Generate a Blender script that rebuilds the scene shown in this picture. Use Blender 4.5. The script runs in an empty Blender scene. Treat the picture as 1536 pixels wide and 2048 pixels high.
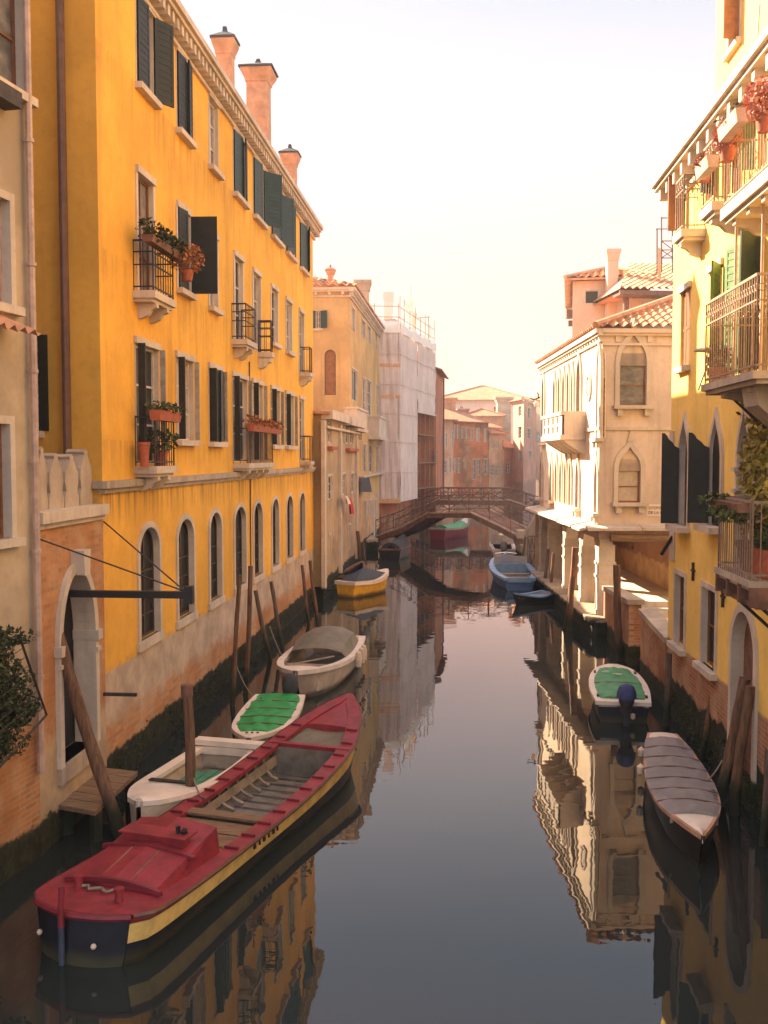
import bpy, bmesh, math, random
from mathutils import Vector, Matrix
random.seed(7)
R = math.radians
sc = bpy.context.scene
col = sc.collection

# ------------------------------------------------------------------ camera, sky, sun, exposure
H = 5.5                      # eye height above the water (standing on a bridge)
FPX = 2000.0                 # focal length in pixels of the 1536 x 2048 picture
PITCH = math.atan(112 / FPX)
cd = bpy.data.cameras.new('camera'); cam = bpy.data.objects.new('camera', cd); col.objects.link(cam)
cam.location = (0, 0, H); cam.rotation_euler = (R(90) - PITCH, 0, 0)
cd.sensor_width = 36; cd.lens = 36 * FPX / 2048; cd.clip_start = .1; cd.clip_end = 3000
sc.camera = cam

SUN_EL, SUN_AZ = R(31.5), R(-50)     # azimuth from +Y towards +X
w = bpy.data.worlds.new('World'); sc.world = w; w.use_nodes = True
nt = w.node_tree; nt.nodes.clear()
sky = nt.nodes.new('ShaderNodeTexSky'); sky.sky_type = 'NISHITA'; sky.sun_disc = False
sky.sun_elevation = SUN_EL; sky.sun_rotation = SUN_AZ
sky.dust_density = 1.6; sky.air_density = 1.2; sky.ozone_density = 1.0
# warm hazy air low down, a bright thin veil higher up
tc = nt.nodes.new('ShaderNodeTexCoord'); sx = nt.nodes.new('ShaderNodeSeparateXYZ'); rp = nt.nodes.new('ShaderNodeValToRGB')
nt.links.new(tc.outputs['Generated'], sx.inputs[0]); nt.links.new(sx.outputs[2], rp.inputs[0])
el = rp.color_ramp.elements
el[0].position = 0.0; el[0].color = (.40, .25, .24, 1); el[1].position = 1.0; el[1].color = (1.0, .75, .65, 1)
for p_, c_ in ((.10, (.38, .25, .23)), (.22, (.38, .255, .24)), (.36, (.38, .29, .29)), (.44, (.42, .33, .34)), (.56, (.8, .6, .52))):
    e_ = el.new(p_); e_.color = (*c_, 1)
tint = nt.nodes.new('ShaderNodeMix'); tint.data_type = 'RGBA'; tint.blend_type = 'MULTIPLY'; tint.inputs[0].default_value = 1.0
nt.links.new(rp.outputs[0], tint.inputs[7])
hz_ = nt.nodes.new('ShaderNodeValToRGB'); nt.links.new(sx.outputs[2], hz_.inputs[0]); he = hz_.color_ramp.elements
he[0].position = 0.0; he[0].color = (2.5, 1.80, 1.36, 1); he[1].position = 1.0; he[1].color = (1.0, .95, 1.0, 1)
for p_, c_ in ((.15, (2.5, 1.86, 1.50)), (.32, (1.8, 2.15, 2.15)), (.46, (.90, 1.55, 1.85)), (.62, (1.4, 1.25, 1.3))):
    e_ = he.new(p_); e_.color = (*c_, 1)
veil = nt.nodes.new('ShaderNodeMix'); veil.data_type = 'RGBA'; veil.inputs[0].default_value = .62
# sky darkened in the view direction only; other directions stay brighter to light the walls
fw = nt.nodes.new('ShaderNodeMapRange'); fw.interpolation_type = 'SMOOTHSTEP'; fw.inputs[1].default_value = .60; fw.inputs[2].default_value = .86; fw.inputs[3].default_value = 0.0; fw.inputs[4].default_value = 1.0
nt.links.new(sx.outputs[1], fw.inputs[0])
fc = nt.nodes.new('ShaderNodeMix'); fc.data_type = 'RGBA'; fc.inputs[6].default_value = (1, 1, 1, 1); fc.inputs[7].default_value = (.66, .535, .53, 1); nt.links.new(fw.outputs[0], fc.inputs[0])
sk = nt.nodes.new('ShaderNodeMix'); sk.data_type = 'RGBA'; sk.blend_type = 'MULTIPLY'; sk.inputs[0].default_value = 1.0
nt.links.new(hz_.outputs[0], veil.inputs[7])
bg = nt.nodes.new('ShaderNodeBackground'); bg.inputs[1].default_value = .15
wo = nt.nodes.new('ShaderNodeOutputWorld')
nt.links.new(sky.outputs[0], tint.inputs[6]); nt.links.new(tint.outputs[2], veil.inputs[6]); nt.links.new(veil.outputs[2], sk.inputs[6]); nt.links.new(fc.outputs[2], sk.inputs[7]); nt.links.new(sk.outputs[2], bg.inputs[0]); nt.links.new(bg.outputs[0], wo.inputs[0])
sl = bpy.data.lights.new('sun', 'SUN'); sl.energy = 4.0; sl.angle = R(.5); sl.color = (1, .80, .56)
so = bpy.data.objects.new('sun', sl); col.objects.link(so)
sdir = Vector((math.sin(SUN_AZ) * math.cos(SUN_EL), math.cos(SUN_AZ) * math.cos(SUN_EL), math.sin(SUN_EL)))
so.rotation_euler = sdir.to_track_quat('Z', 'Y').to_euler(); so.location = (-40, 60, 60)
sc.view_settings.view_transform = 'Standard'; sc.view_settings.look = 'None'
sc.view_settings.exposure = 2.8; sc.view_settings.gamma = 1
sc.render.engine = 'CYCLES'; sc.cycles.use_denoising = True
sc.cycles.max_bounces = 8; sc.cycles.diffuse_bounces = 5; sc.cycles.glossy_bounces = 4
sc.cycles.sample_clamp_indirect = 6

# ------------------------------------------------------------------ measuring helpers (photo pixel -> point on a real plane)
def ray(px, py):
    a = (px - 768) / FPX; b = -(py - 1024) / FPX
    return Vector((a, math.cos(PITCH) + b * math.sin(PITCH), -math.sin(PITCH) + b * math.cos(PITCH)))
def wz(px, py, z=0.0):
    d = ray(px, py); t = (z - H) / d.z
    return Vector((d.x * t, d.y * t, z))
def wy(px, py, y):
    d = ray(px, py); t = y / d.y
    return Vector((d.x * t, y, H + d.z * t))

class Fac:
    """vertical plane through p0->p1; u along it, n out of it, z up"""
    def __init__(s, p0, p1):
        s.p0 = Vector((p0[0], p0[1], 0)); v = Vector((p1[0] - p0[0], p1[1] - p0[1], 0))
        s.L = v.length; s.d = v.normalized(); s.n = Vector((s.d.y, -s.d.x, 0))
    def pt(s, u, z, n=0.0): return s.p0 + s.d * u + s.n * n + Vector((0, 0, z))
    def uz(s, px, py, off=0.0):
        r = ray(px, py); q = s.p0 + s.n * off
        t = q.dot(s.n) / Vector((r.x, r.y, 0)).dot(s.n)
        p = Vector((r.x * t, r.y * t, 0))
        return (p - q).dot(s.d), H + r.z * t
    def u(s, px, py=900, off=0.0): return s.uz(px, py, off)[0]
    def z(s, px, py, off=0.0): return s.uz(px, py, off)[1]
    def rect(s, x0, y0, x1, y1, off=0.0, arch=None, rise=0):
        xm, ym = (x0 + x1) / 2, (y0 + y1) / 2
        ua, ub = sorted((s.u(x0, ym, off), s.u(x1, ym, off)))
        return hole(ua, ub, s.z(xm, y1, off), s.z(xm, y0, off), arch, rise)
def hole(u0, u1, z0, z1, arch=None, rise=0): return dict(u0=u0, u1=u1, z0=z0, z1=z1, arch=arch, rise=rise)

# ------------------------------------------------------------------ mesh builder
class MB:
    def __init__(s): s.v = []; s.f = []; s.m = []; s.mi = 0
    def poly(s, *pts):
        i = len(s.v); s.v += [Vector(p) for p in pts]; s.f.append(tuple(range(i, i + len(pts)))); s.m.append(s.mi)
    def box(s, o, a, b, c):
        o, a, b, c = Vector(o), Vector(a), Vector(b), Vector(c); i = len(s.v)
        s.v += [o, o + a, o + a + b, o + b, o + c, o + a + c, o + a + b + c, o + b + c]
        for q in ((0, 3, 2, 1), (4, 5, 6, 7), (0, 1, 5, 4), (1, 2, 6, 5), (2, 3, 7, 6), (3, 0, 4, 7)):
            s.f.append(tuple(i + k for k in q)); s.m.append(s.mi)
    def fbox(s, F, u0, u1, z0, z1, n0, n1):
        s.box(F.pt(u0, z0, n0), F.d * (u1 - u0), F.n * (n1 - n0), (0, 0, z1 - z0))
    def cbox(s, c, sx, sy, sz, rz=0):
        a = Vector((math.cos(rz), math.sin(rz), 0)) * sx; b = Vector((-math.sin(rz), math.cos(rz), 0)) * sy
        s.box(Vector(c) - a / 2 - b / 2, a, b, (0, 0, sz))
    def tube(s, pts, r, n=8, cap=True):
        pts = [Vector(p) for p in pts]
        rs = r if isinstance(r, (list, tuple)) else [r] * len(pts)
        i0 = len(s.v); up = None
        for k, p in enumerate(pts):
            t = (pts[min(k + 1, len(pts) - 1)] - pts[max(k - 1, 0)]).normalized()
            if up is None: up = Vector((0, 0, 1)) if abs(t.z) < .9 else Vector((1, 0, 0))
            x = t.cross(up).normalized(); y = x.cross(t).normalized(); up = y
            for j in range(n):
                a = 2 * math.pi * j / n
                s.v.append(p + (x * math.cos(a) + y * math.sin(a)) * rs[k])
        for k in range(len(pts) - 1):
            for j in range(n):
                a = i0 + k * n + j; b = i0 + k * n + (j + 1) % n
                s.f.append((a, b, b + n, a + n)); s.m.append(s.mi)
        if cap:
            s.f.append(tuple(i0 + j for j in range(n))[::-1]); s.m.append(s.mi)
            e = i0 + (len(pts) - 1) * n
            s.f.append(tuple(e + j for j in range(n))); s.m.append(s.mi)
    def grid(s, rows):
        i0 = len(s.v); nc = len(rows[0])
        for r in rows: s.v += [Vector(p) for p in r]
        for a in range(len(rows) - 1):
            for b in range(nc - 1):
                q = i0 + a * nc + b
                s.f.append((q, q + 1, q + nc + 1, q + nc)); s.m.append(s.mi)
    def prism(s, pts, vec):
        pts = [Vector(p) for p in pts]; vec = Vector(vec); n = len(pts)
        s.poly(*pts[::-1]); s.poly(*[p + vec for p in pts])
        for k in range(n): s.poly(pts[k], pts[(k + 1) % n], pts[(k + 1) % n] + vec, pts[k] + vec)
    def lathe(s, c, prof, n=12):
        c = Vector(c)
        s.grid([[c + Vector((r * math.cos(2 * math.pi * j / n), r * math.sin(2 * math.pi * j / n), z)) for j in range(n + 1)] for r, z in prof])
    def ring(s, F, inner, outer, n0, n1, inback=None, closed=False):
        k = len(inner)
        for a in range(k if closed else k - 1):
            b = (a + 1) % k
            i, j, p, q = inner[a], inner[b], outer[a], outer[b]
            s.poly(F.pt(*i, n1), F.pt(*j, n1), F.pt(*q, n1), F.pt(*p, n1))
            s.poly(F.pt(*p, n1), F.pt(*q, n1), F.pt(*q, n0), F.pt(*p, n0))
            ib = n0 if inback is None else inback
            s.poly(F.pt(*j, n1), F.pt(*i, n1), F.pt(*i, ib), F.pt(*j, ib))
        if not closed:
            for a in (0, k - 1):
                i, p = inner[a], outer[a]
                s.poly(F.pt(*i, n1), F.pt(*p, n1), F.pt(*p, n0), F.pt(*i, n0))
    def obj(s, name, mat, parent=None, smooth=False):
        off = Vector((0, 0, 0)); q = parent
        while q is not None: off = off + q.location; q = q.parent
        if parent is None:
            if s.v:
                lo = Vector([min(p[i] for p in s.v) for i in range(3)]); hi = Vector([max(p[i] for p in s.v) for i in range(3)])
                base = Vector(((lo.x + hi.x) / 2, (lo.y + hi.y) / 2, lo.z)); off = base
        me = bpy.data.meshes.new(name)
        me.from_pydata([tuple(p - off) for p in s.v], [], s.f)
        mats = mat if isinstance(mat, (list, tuple)) else [mat]
        for m in mats: me.materials.append(m)
        if len(mats) > 1: me.polygons.foreach_set('material_index', s.m)
        if smooth: me.polygons.foreach_set('use_smooth', [True] * len(s.f))
        me.update()
        if smooth:
            bm = bmesh.new(); bm.from_mesh(me); bmesh.ops.remove_doubles(bm, verts=bm.verts, dist=1e-4)
            bmesh.ops.recalc_face_normals(bm, faces=bm.faces)
            bm.to_mesh(me); bm.free()
            try: me.set_sharp_from_angle(angle=R(40))
            except Exception: pass
        o = bpy.data.objects.new(name, me); col.objects.link(o)
        if parent is not None: o.parent = parent
        else: o.location = off
        return o

def tag(o, label=None, cat=None, group=None, kind=None):
    if label: o['label'] = label
    if cat: o['category'] = cat
    if group: o['group'] = group
    if kind: o['kind'] = kind
    return o
def thing(name, label, cat, loc, group=None):
    o = bpy.data.objects.new(name, None); col.objects.link(o); o.location = loc; o.empty_display_size = .3
    return tag(o, label, cat, group)

# ------------------------------------------------------------------ materials
class N:
    def __init__(s, name):
        s.mat = bpy.data.materials.new(name); s.mat.use_nodes = True; s.t = s.mat.node_tree; s.t.nodes.clear()
        s.out = s.t.nodes.new('ShaderNodeOutputMaterial'); s.b = s.t.nodes.new('ShaderNodeBsdfPrincipled')
        s.t.links.new(s.b.outputs[0], s.out.inputs[0]); s._pos = None
    def nd(s, t): return s.t.nodes.new(t)
    def ln(s, a, b):
        if isinstance(a, (int, float)): b.default_value = a
        elif isinstance(a, (tuple, list)): b.default_value = tuple(a) + ((1,) if len(a) == 3 and len(b.default_value) == 4 else ())
        else: s.t.links.new(a, b)
    def pos(s):
        if s._pos is None: s._pos = s.nd('ShaderNodeNewGeometry').outputs['Position']
        return s._pos
    def map(s, v, sc_=(1, 1, 1), loc=(0, 0, 0)):
        m = s.nd('ShaderNodeMapping'); s.ln(v, m.inputs[0]); m.inputs['Scale'].default_value = sc_; m.inputs['Location'].default_value = loc
        return m.outputs[0]
    def noise(s, scale, v=None, detail=4, rough=.6):
        n = s.nd('ShaderNodeTexNoise'); s.ln(v if v is not None else s.pos(), n.inputs['Vector'])
        n.inputs['Scale'].default_value = scale; n.inputs['Detail'].default_value = detail; n.inputs['Roughness'].default_value = rough
        return n.outputs[0]
    def math(s, op, a, b=0.0, clamp=False):
        m = s.nd('ShaderNodeMath'); m.operation = op; m.use_clamp = clamp; s.ln(a, m.inputs[0]); s.ln(b, m.inputs[1]); return m.outputs[0]
    def step(s, x, a, b):
        m = s.nd('ShaderNodeMapRange'); m.interpolation_type = 'SMOOTHSTEP'; s.ln(x, m.inputs[0]); m.inputs[1].default_value = a; m.inputs[2].default_value = b
        return m.outputs[0]
    def mix(s, f, a, b, mode='MIX'):
        m = s.nd('ShaderNodeMix'); m.data_type = 'RGBA'; m.blend_type = mode; s.ln(f, m.inputs[0]); s.ln(a, m.inputs[6]); s.ln(b, m.inputs[7]); return m.outputs[2]
    def sep(s, v):
        n = s.nd('ShaderNodeSeparateXYZ'); s.ln(v, n.inputs[0]); return n.outputs
    def comb(s, x, y, z):
        n = s.nd('ShaderNodeCombineXYZ'); s.ln(x, n.inputs[0]); s.ln(y, n.inputs[1]); s.ln(z, n.inputs[2]); return n.outputs[0]
    def bump(s, h, strength=.3, dist=.02):
        n = s.nd('ShaderNodeBump'); s.ln(h, n.inputs['Height']); n.inputs['Strength'].default_value = strength; n.inputs['Distance'].default_value = dist
        s.ln(n.outputs[0], s.b.inputs['Normal'])
    def base(s, c, rough=.9, spec=.3):
        s.ln(c, s.b.inputs['Base Color']); s.ln(rough, s.b.inputs['Roughness']); s.ln(spec, s.b.inputs['Specular IOR Level'])
        return s.mat
def cm(c, k): return tuple(min(1, x * k) for x in c)

def brickcol(m, d, base=(.36, .13, .06), mortar=(.34, .25, .17)):
    p = m.sep(m.pos())
    u = m.math('ADD', m.math('MULTIPLY', p[0], d[0]), m.math('MULTIPLY', p[1], d[1]))
    v = m.comb(u, p[2], 0)
    b = m.nd('ShaderNodeTexBrick'); m.ln(v, b.inputs['Vector'])
    b.inputs['Color1'].default_value = (*base, 1); b.inputs['Color2'].default_value = (*cm(base, .55), 1); b.inputs['Mortar'].default_value = (*mortar, 1)
    b.inputs['Scale'].default_value = 1; b.inputs['Brick Width'].default_value = .26; b.inputs['Row Height'].default_value = .075
    b.inputs['Mortar Size'].default_value = .010; b.inputs['Mortar Smooth'].default_value = .3; b.inputs['Bias'].default_value = -.2
    n = m.noise(1.7, m.pos(), 5)
    c = m.mix(m.step(n, .38, .66), b.outputs[0], m.mix(.75, b.outputs[0], (.46, .30, .18)))
    return m.mix(m.step(m.noise(.6), .4, .7), c, cm(base, .6))

def wallmat(name, c, d=(0, 1), layers=(), streak=.35, mott=.25, peel=None, scale=1.0, base=None, rough=.92, stains=()):
    """plaster c; layers: (z_top, amplitude, kind, colour) from the highest to the lowest"""
    m = N(name); p = m.pos(); z = m.sep(p)[2]
    big = m.noise(.55 * scale, p, 5, .62); fine = m.noise(7 * scale, p, 4)
    if c == 'brick': cc = brickcol(m, d, *( [base] if base else []))
    else:
        cc = m.mix(m.step(big, .3, .72), cm(c, 1 - mott), cm(c, 1 + mott * .55))
        cc = m.mix(m.math('MULTIPLY', m.step(fine, .45, .75), .25), cc, cm(c, .62))
    st = m.noise(1.0, m.map(p, (2.2 * scale, 2.2 * scale, .16 * scale)), 4, .65)
    cc = m.mix(m.math('MULTIPLY', m.step(st, .5, .78), streak), cc, (.10, .065, .04))
    if peel:
        pk = m.noise(peel[1], m.map(p, (1, 1, .8), (3, 7, 1)), 6, .7)
        cc = m.mix(m.step(pk, peel[0], peel[0] + .05), cc, brickcol(m, d))
    for zs_, drop, am, sc_ in stains:      # rain marks running down from sills and ledges
        nn = m.noise(1.0, m.map(p, (5.5, 5.5, .22), (zs_, 0, 0)), 4, .7)
        g = m.math('MULTIPLY', m.step(z, zs_ - drop, zs_), m.step(z, zs_ + .03, zs_))
        cc = m.mix(m.math('MULTIPLY', m.math('MULTIPLY', g, m.step(nn, .42, .68)), am), cc, sc_)
    for zt, amp, kind, lc in layers:
        nz = m.noise(1.6, p, 6, .7)
        edge = m.math('ADD', z, m.math('MULTIPLY', m.math('SUBTRACT', nz, .5), amp))
        f = m.step(edge, zt + .04, zt - .04) if amp < 1 else m.step(edge, zt + .2, zt - .2)
        if kind == 'brick': lcv = brickcol(m, d, *( [lc] if lc else []))
        elif kind == 'moss':
            g = m.noise(5, p, 5, .7)
            lcv = m.mix(m.step(g, .35, .7), cm(lc, .45), cm(lc, 1.5))
        else:
            g = m.noise(1.5, p, 6, .65)
            lcv = m.mix(m.step(g, .3, .7), cm(lc, .72), cm(lc, 1.15))
        cc = m.mix(f, cc, lcv)
    m.bump(m.math('ADD', fine, m.math('MULTIPLY', big, 1.5)), .35, .015)
    return m.base(cc, rough, .25)

def paint(name, c, rough=.5, var=.18, scale=6, wear=0.0, wearc=(.2, .15, .1), spec=.4, grain=None, bump=.15, waterline=False):
    m = N(name); p = m.pos() if grain is None else m.map(m.nd('ShaderNodeTexCoord').outputs['Object'], grain)
    n = m.noise(scale, p, 5, .65)
    cc = m.mix(m.step(n, .3, .7), cm(c, 1 - var), cm(c, 1 + var))
    if wear:
        k = m.noise(scale * .6, m.map(p, (1, 1, 1), (5, 2, 9)), 7, .75)
        cc = m.mix(m.step(k, 1 - wear, 1 - wear + .09), cc, wearc)
    if waterline:
        z = m.sep(m.pos())[2]; e = m.math('ADD', z, m.math('MULTIPLY', m.math('SUBTRACT', m.noise(2.5, m.map(m.pos(), (1, 1, .3)), 5, .7), .5), .22))
        cc = m.mix(m.math('MULTIPLY', m.step(e, .20, .03), .85), cc, (.045, .042, .02))
    if bump: m.bump(n, bump, .01)
    return m.base(cc, rough, spec)

def tilemat(name, c=(.60, .27, .15)):
    m = N(name); p = m.pos()
    g = m.nd('ShaderNodeNewGeometry').outputs['Random Per Island']
    n = m.noise(2.2, p, 5, .7); f = m.noise(14, p, 3)
    cc = m.mix(m.step(n, .35, .7), cm(c, .62), cm(c, 1.25))
    cc = m.mix(m.math('MULTIPLY', f, .5), cc, (.55, .33, .18))
    cc = m.mix(m.math('MULTIPLY', m.step(m.noise(.9), .5, .75), .45), cc, (.13, .08, .05))
    m.bump(f, .3, .02)
    return m.base(cc, .9, .2)

def leafmat(name, c1, c2):
    m = N(name); g = m.nd('ShaderNodeNewGeometry').outputs['Random Per Island']
    cc = m.mix(g, c1, c2)
    m.b.inputs['Transmission Weight'].default_value = 0
    return m.base(cc, .7, .3)

def polemat(name, c):
    m = N(name); p = m.pos(); z = m.sep(p)[2]
    g = m.noise(3, m.map(p, (6, 6, .7)), 5, .7)
    cc = m.mix(m.step(g, .3, .7), cm(c, .45), cm(c, 1.25))
    e = m.math('ADD', z, m.math('MULTIPLY', m.noise(4), .5))
    cc = m.mix(m.step(e, .95, .55), cc, (.022, .024, .012))
    m.bump(g, .7, .03)
    return m.base(cc, .85, .25)

M = {}
LD = (.0837, .9965)
M['yellow'] = wallmat('yellow_plaster', (.76, .39, .055), LD, [(1.98, .10, 'plaster', (.48, .36, .27)), (1.12, 1.1, 'brick', (.58, .25, .10)), (.6, .4, 'moss', (.020, .022, .010))], streak=.28, mott=.16, stains=[(12.0, 1.3, .45, (.22, .10, .03)), (8.8, 1.1, .4, (.22, .10, .03)), (5.75, .6, .4, (.22, .10, .03)), (4.9, .75, .8, (.12, .09, .035)), (2.05, .5, .4, (.2, .1, .04))])
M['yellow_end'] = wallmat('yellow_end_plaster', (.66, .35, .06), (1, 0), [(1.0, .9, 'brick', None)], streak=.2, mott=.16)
M['grey_house'] = wallmat('weathered_plaster', (.44, .34, .235), (0, 1), [(1.9, 1.6, 'brick', (.48, .19, .06)), (.5, .5, 'moss', (.03, .03, .014))], streak=.5, mott=.3)
M['gardenbrick'] = wallmat('garden_brick', 'brick', LD, [(1.5, 1.6, 'plaster', (.42, .30, .19)), (.5, .6, 'moss', (.03, .03, .014))], streak=.3, base=(.56, .23, .085))
M['lowstone'] = wallmat('low_stone_plaster', (.44, .32, .20), LD, [(.75, .7, 'moss', (.022, .026, .011))], streak=.6, mott=.3, peel=(.60, .8))
M['beige'] = wallmat('ochre_plaster', (.55, .34, .13), LD, [(3.3, .7, 'plaster', (.55, .33, .17)), (.8, .7, 'moss', (.022, .026, .011))], streak=.45, mott=.22)
M['beige_end'] = wallmat('ochre_end_plaster', (.52, .33, .14), (1, 0), [], streak=.35, mott=.2)
M['red'] = wallmat('red_plaster', (.48, .17, .09), (1, 0), [(1.5, 1.2, 'brick', None)], streak=.4, mott=.3)
M['redbrick'] = wallmat('old_red_brick', (.50, .17, .075), (1, 0), [(1.2, 1, 'plaster', (.30, .17, .11))], streak=.45, mott=.35, peel=(.5, .5))
M['pinkbeige'] = wallmat('pink_beige_plaster', (.55, .33, .21), (1, 0), [], streak=.4, mott=.3)
M['pink'] = wallmat('pink_plaster', (.52, .27, .2), (1, 0), [(3.0, 1.6, 'plaster', (.33, .19, .15))], streak=.4, mott=.25)
M['lavender'] = wallmat('white_plaster', (.58, .47, .46), (1, 0), [], streak=.25, mott=.12)
M['ryellow'] = wallmat('lemon_plaster', (.84, .56, .14), (0, 1), [(1.62, .12, 'brick', (.36, .13, .06)), (.85, .6, 'moss', (.02, .024, .010))], streak=.2, mott=.14)
M['cream'] = wallmat('cream_plaster', (.80, .62, .45), (0, 1), [], streak=.22, mott=.14)
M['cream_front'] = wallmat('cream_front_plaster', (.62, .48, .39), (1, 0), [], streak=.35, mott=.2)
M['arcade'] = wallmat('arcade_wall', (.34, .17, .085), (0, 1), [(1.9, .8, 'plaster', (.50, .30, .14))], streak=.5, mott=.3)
M['pinkrear'] = wallmat('rear_pink_plaster', (.62, .43, .33), (1, 0), [], streak=.25, mott=.14)
M['brick'] = wallmat('parapet_brick', 'brick', (0, 1), [(.5, .5, 'moss', (.03, .035, .012))], streak=.3)
M['quay'] = wallmat('quay_stone', (.40, .31, .22), (0, 1), [(.55, .4, 'moss', (.02, .026, .010))], streak=.4, mott=.3)
M['stone'] = wallmat('istrian_stone', (.56, .46, .37), (1, 0), [(.5, .4, 'moss', (.03, .035, .014))], streak=.3, mott=.18, scale=2)
M['greystone'] = wallmat('grey_stone', (.42, .33, .25), (1, 0), [], streak=.45, mott=.25, scale=2)
M['tile'] = tilemat('terracotta_tiles')
M['tile_far'] = tilemat('old_terracotta_tiles', (.42, .155, .09))
M['terracotta'] = paint('terracotta_plaster', (.46, .25, .15), .9, .22, 3)
M['lead'] = paint('dark_lead_cap', (.035, .04, .042), .7, .3, 6)
M['shutter'] = paint('dark_green_shutter_paint', (.012, .014, .010), .6, .3, 5, .25, (.045, .04, .03))
M['shutter_green'] = paint('bottle_green_shutter_paint', (.012, .03, .022), .5, .3, 5, .2, (.05, .045, .035))
M['shutter_bright'] = paint('leaf_green_shutter_paint', (.075, .16, .035), .5, .2, 5)
M['shutter_pale'] = paint('bleached_grey_wood', (.36, .29, .23), .75, .25, 5, .25, (.12, .09, .07))
M['brownwood'] = paint('brown_varnished_wood', (.20, .075, .03), .5, .25, 5)
M['darkframe'] = paint('dark_stained_frame', (.05, .03, .022), .6, .3, 5)
M['whiteframe'] = paint('white_painted_wood', (.55, .47, .42), .5, .15, 5)
M['curtain'] = paint('pale_curtain', (.45, .36, .28), .8, .15, 4)
M['iron'] = paint('rusty_iron', (.035, .024, .02), .65, .4, 10, .35, (.10, .04, .02))
M['iron_pale'] = paint('grey_painted_iron', (.26, .17, .12), .55, .25, 10)
M['pipe_pink'] = paint('pale_metal_pipe', (.42, .28, .22), .55, .2, 5)
M['pipe_brown'] = paint('copper_brown_pipe', (.12, .055, .035), .5, .25, 5)
M['wood'] = paint('weathered_plank', (.20, .115, .06), .8, .35, 3, .3, (.06, .04, .025), grain=(1, 9, 9))
M['bridgewood'] = paint('dark_bridge_timber', (.17, .08, .052), .8, .35, 4, .3, (.03, .02, .015))
M['bridgelit'] = paint('lit_bridge_edge', (.42, .29, .2), .8, .3, 6)  # deck edge boards: sunlit look put into a paler timber colour
M['net'] = wallmat('scaffold_sheeting', (.68, .53, .47), (1, 0), [], streak=.25, mott=.12)
M['netband'] = paint('orange_scaffold_board', (.62, .33, .16), .8, .15, 4)
M['whitesheet'] = paint('white_plastic_sheet', (.78, .70, .62), .7, .08, 2)
M['pole'] = polemat('mooring_pole_wood', (.16, .085, .05))
M['pole2'] = polemat('grey_mooring_pole_wood', (.13, .09, .065))
M['red_paint'] = paint('red_boat_paint', (.23, .022, .03), .5, .28, 4, .33, (.12, .022, .025), .35)
M['dark_red'] = paint('worn_red_boat_paint', (.16, .014, .022), .5, .25, 3, .25, (.08, .02, .02), .4)
M['yellow_paint'] = paint('yellow_boat_paint', (.66, .43, .13), .5, .2, 4, .3, (.40, .24, .10), waterline=False)
M['yellow_hull'] = paint('bright_yellow_boat_paint', (.74, .40, .03), .45, .15, 4, .2, (.5, .3, .1), waterline=True)
M['navy'] = paint('navy_boat_paint', (.007, .008, .014), .5, .35, 4, .15, (.04, .04, .04), waterline=True)
M['black'] = paint('black_paint', (.010, .010, .011), .4, .3, 5)
M['white_boat'] = paint('cream_gelcoat', (.72, .60, .50), .4, .1, 3, .2, (.38, .28, .2))
M['white_hull'] = paint('stained_white_hull', (.52, .40, .30), .45, .18, 3, .3, (.25, .18, .12), waterline=True)
M['green_tarp'] = paint('bright_green_tarp', (.008, .27, .055), .55, .2, 5)
M['green_tarp_old'] = paint('faded_green_tarp', (.06, .25, .10), .6, .22, 4, .2, (.12, .30, .16))
M['green_wood'] = paint('green_boards', (.05, .20, .11), .7, .25, 6)
M['grey_tarp'] = paint('grey_canvas', (.23, .20, .19), .75, .12, 3)
M['olive_tarp'] = paint('olive_grey_canvas', (.17, .145, .105), .75, .2, 3)
M['blue_tarp'] = paint('dark_blue_canvas', (.035, .045, .07), .7, .25, 4)
M['blue_paint'] = paint('light_blue_boat_paint', (.20, .33, .50), .45, .15, 4)
M['blue_deep'] = paint('blue_boat_paint', (.07, .15, .36), .45, .2, 4)
M['blue_rag'] = paint('blue_rag', (.04, .05, .15), .8, .3, 9)
M['boatgrey'] = paint('grey_boat_interior', (.15, .125, .10), .7, .3, 4, .3, (.08, .06, .04))
M['rib'] = paint('pale_boat_timber', (.27, .20, .14), .8, .3, 4)
M['fender'] = paint('dirty_white_fender', (.58, .44, .33), .6, .15, 6)
M['pot'] = paint('terracotta_pot', (.34, .09, .045), .8, .25, 8)
M['redcloth'] = paint('red_cloth', (.45, .03, .03), .85, .15, 6)
M['darkcloth'] = paint('dark_grey_cloth', (.04, .04, .045), .85, .2, 6)
M['rope'] = paint('grey_rope', (.20, .16, .12), .9, .2, 20)
M['signwhite'] = paint('white_sign_plaster', (.66, .53, .44), .85, .06, 4)
M['ink'] = paint('black_lettering', (.03, .025, .022), .8, .1, 4)
M['leaf'] = leafmat('ivy_leaves', (.022, .035, .012), (.10, .11, .03))
M['leaf_dark'] = leafmat('dark_ivy_leaves', (.010, .017, .006), (.06, .07, .020))
M['leaf_yellow'] = leafmat('autumn_leaves', (.16, .13, .02), (.42, .30, .05))
M['leaf_rust'] = leafmat('rust_leaves', (.20, .07, .02), (.40, .15, .045))
M['leaf_dry'] = leafmat('dry_leaves', (.06, .04, .02), (.20, .10, .035))
M['flower_red'] = leafmat('red_flowers', (.36, .10, .07), (.60, .27, .18))
m = N('dark_window_glass'); n = m.noise(.9, m.pos(), 3)
M['glass'] = m.base(m.mix(n, (.010, .012, .012), (.035, .032, .028)), .35, .08)
m = N('hazy_window_glass'); n = m.noise(1.3, m.map(m.pos(), (1, 1, 2)), 5, .7)
M['glass_pale'] = m.base(m.mix(m.step(n, .3, .7), (.10, .09, .085), (.28, .25, .235)), .35, .15)
m = N('dark_interior'); M['dark'] = m.base((.012, .010, .009), .9, .1)
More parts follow.
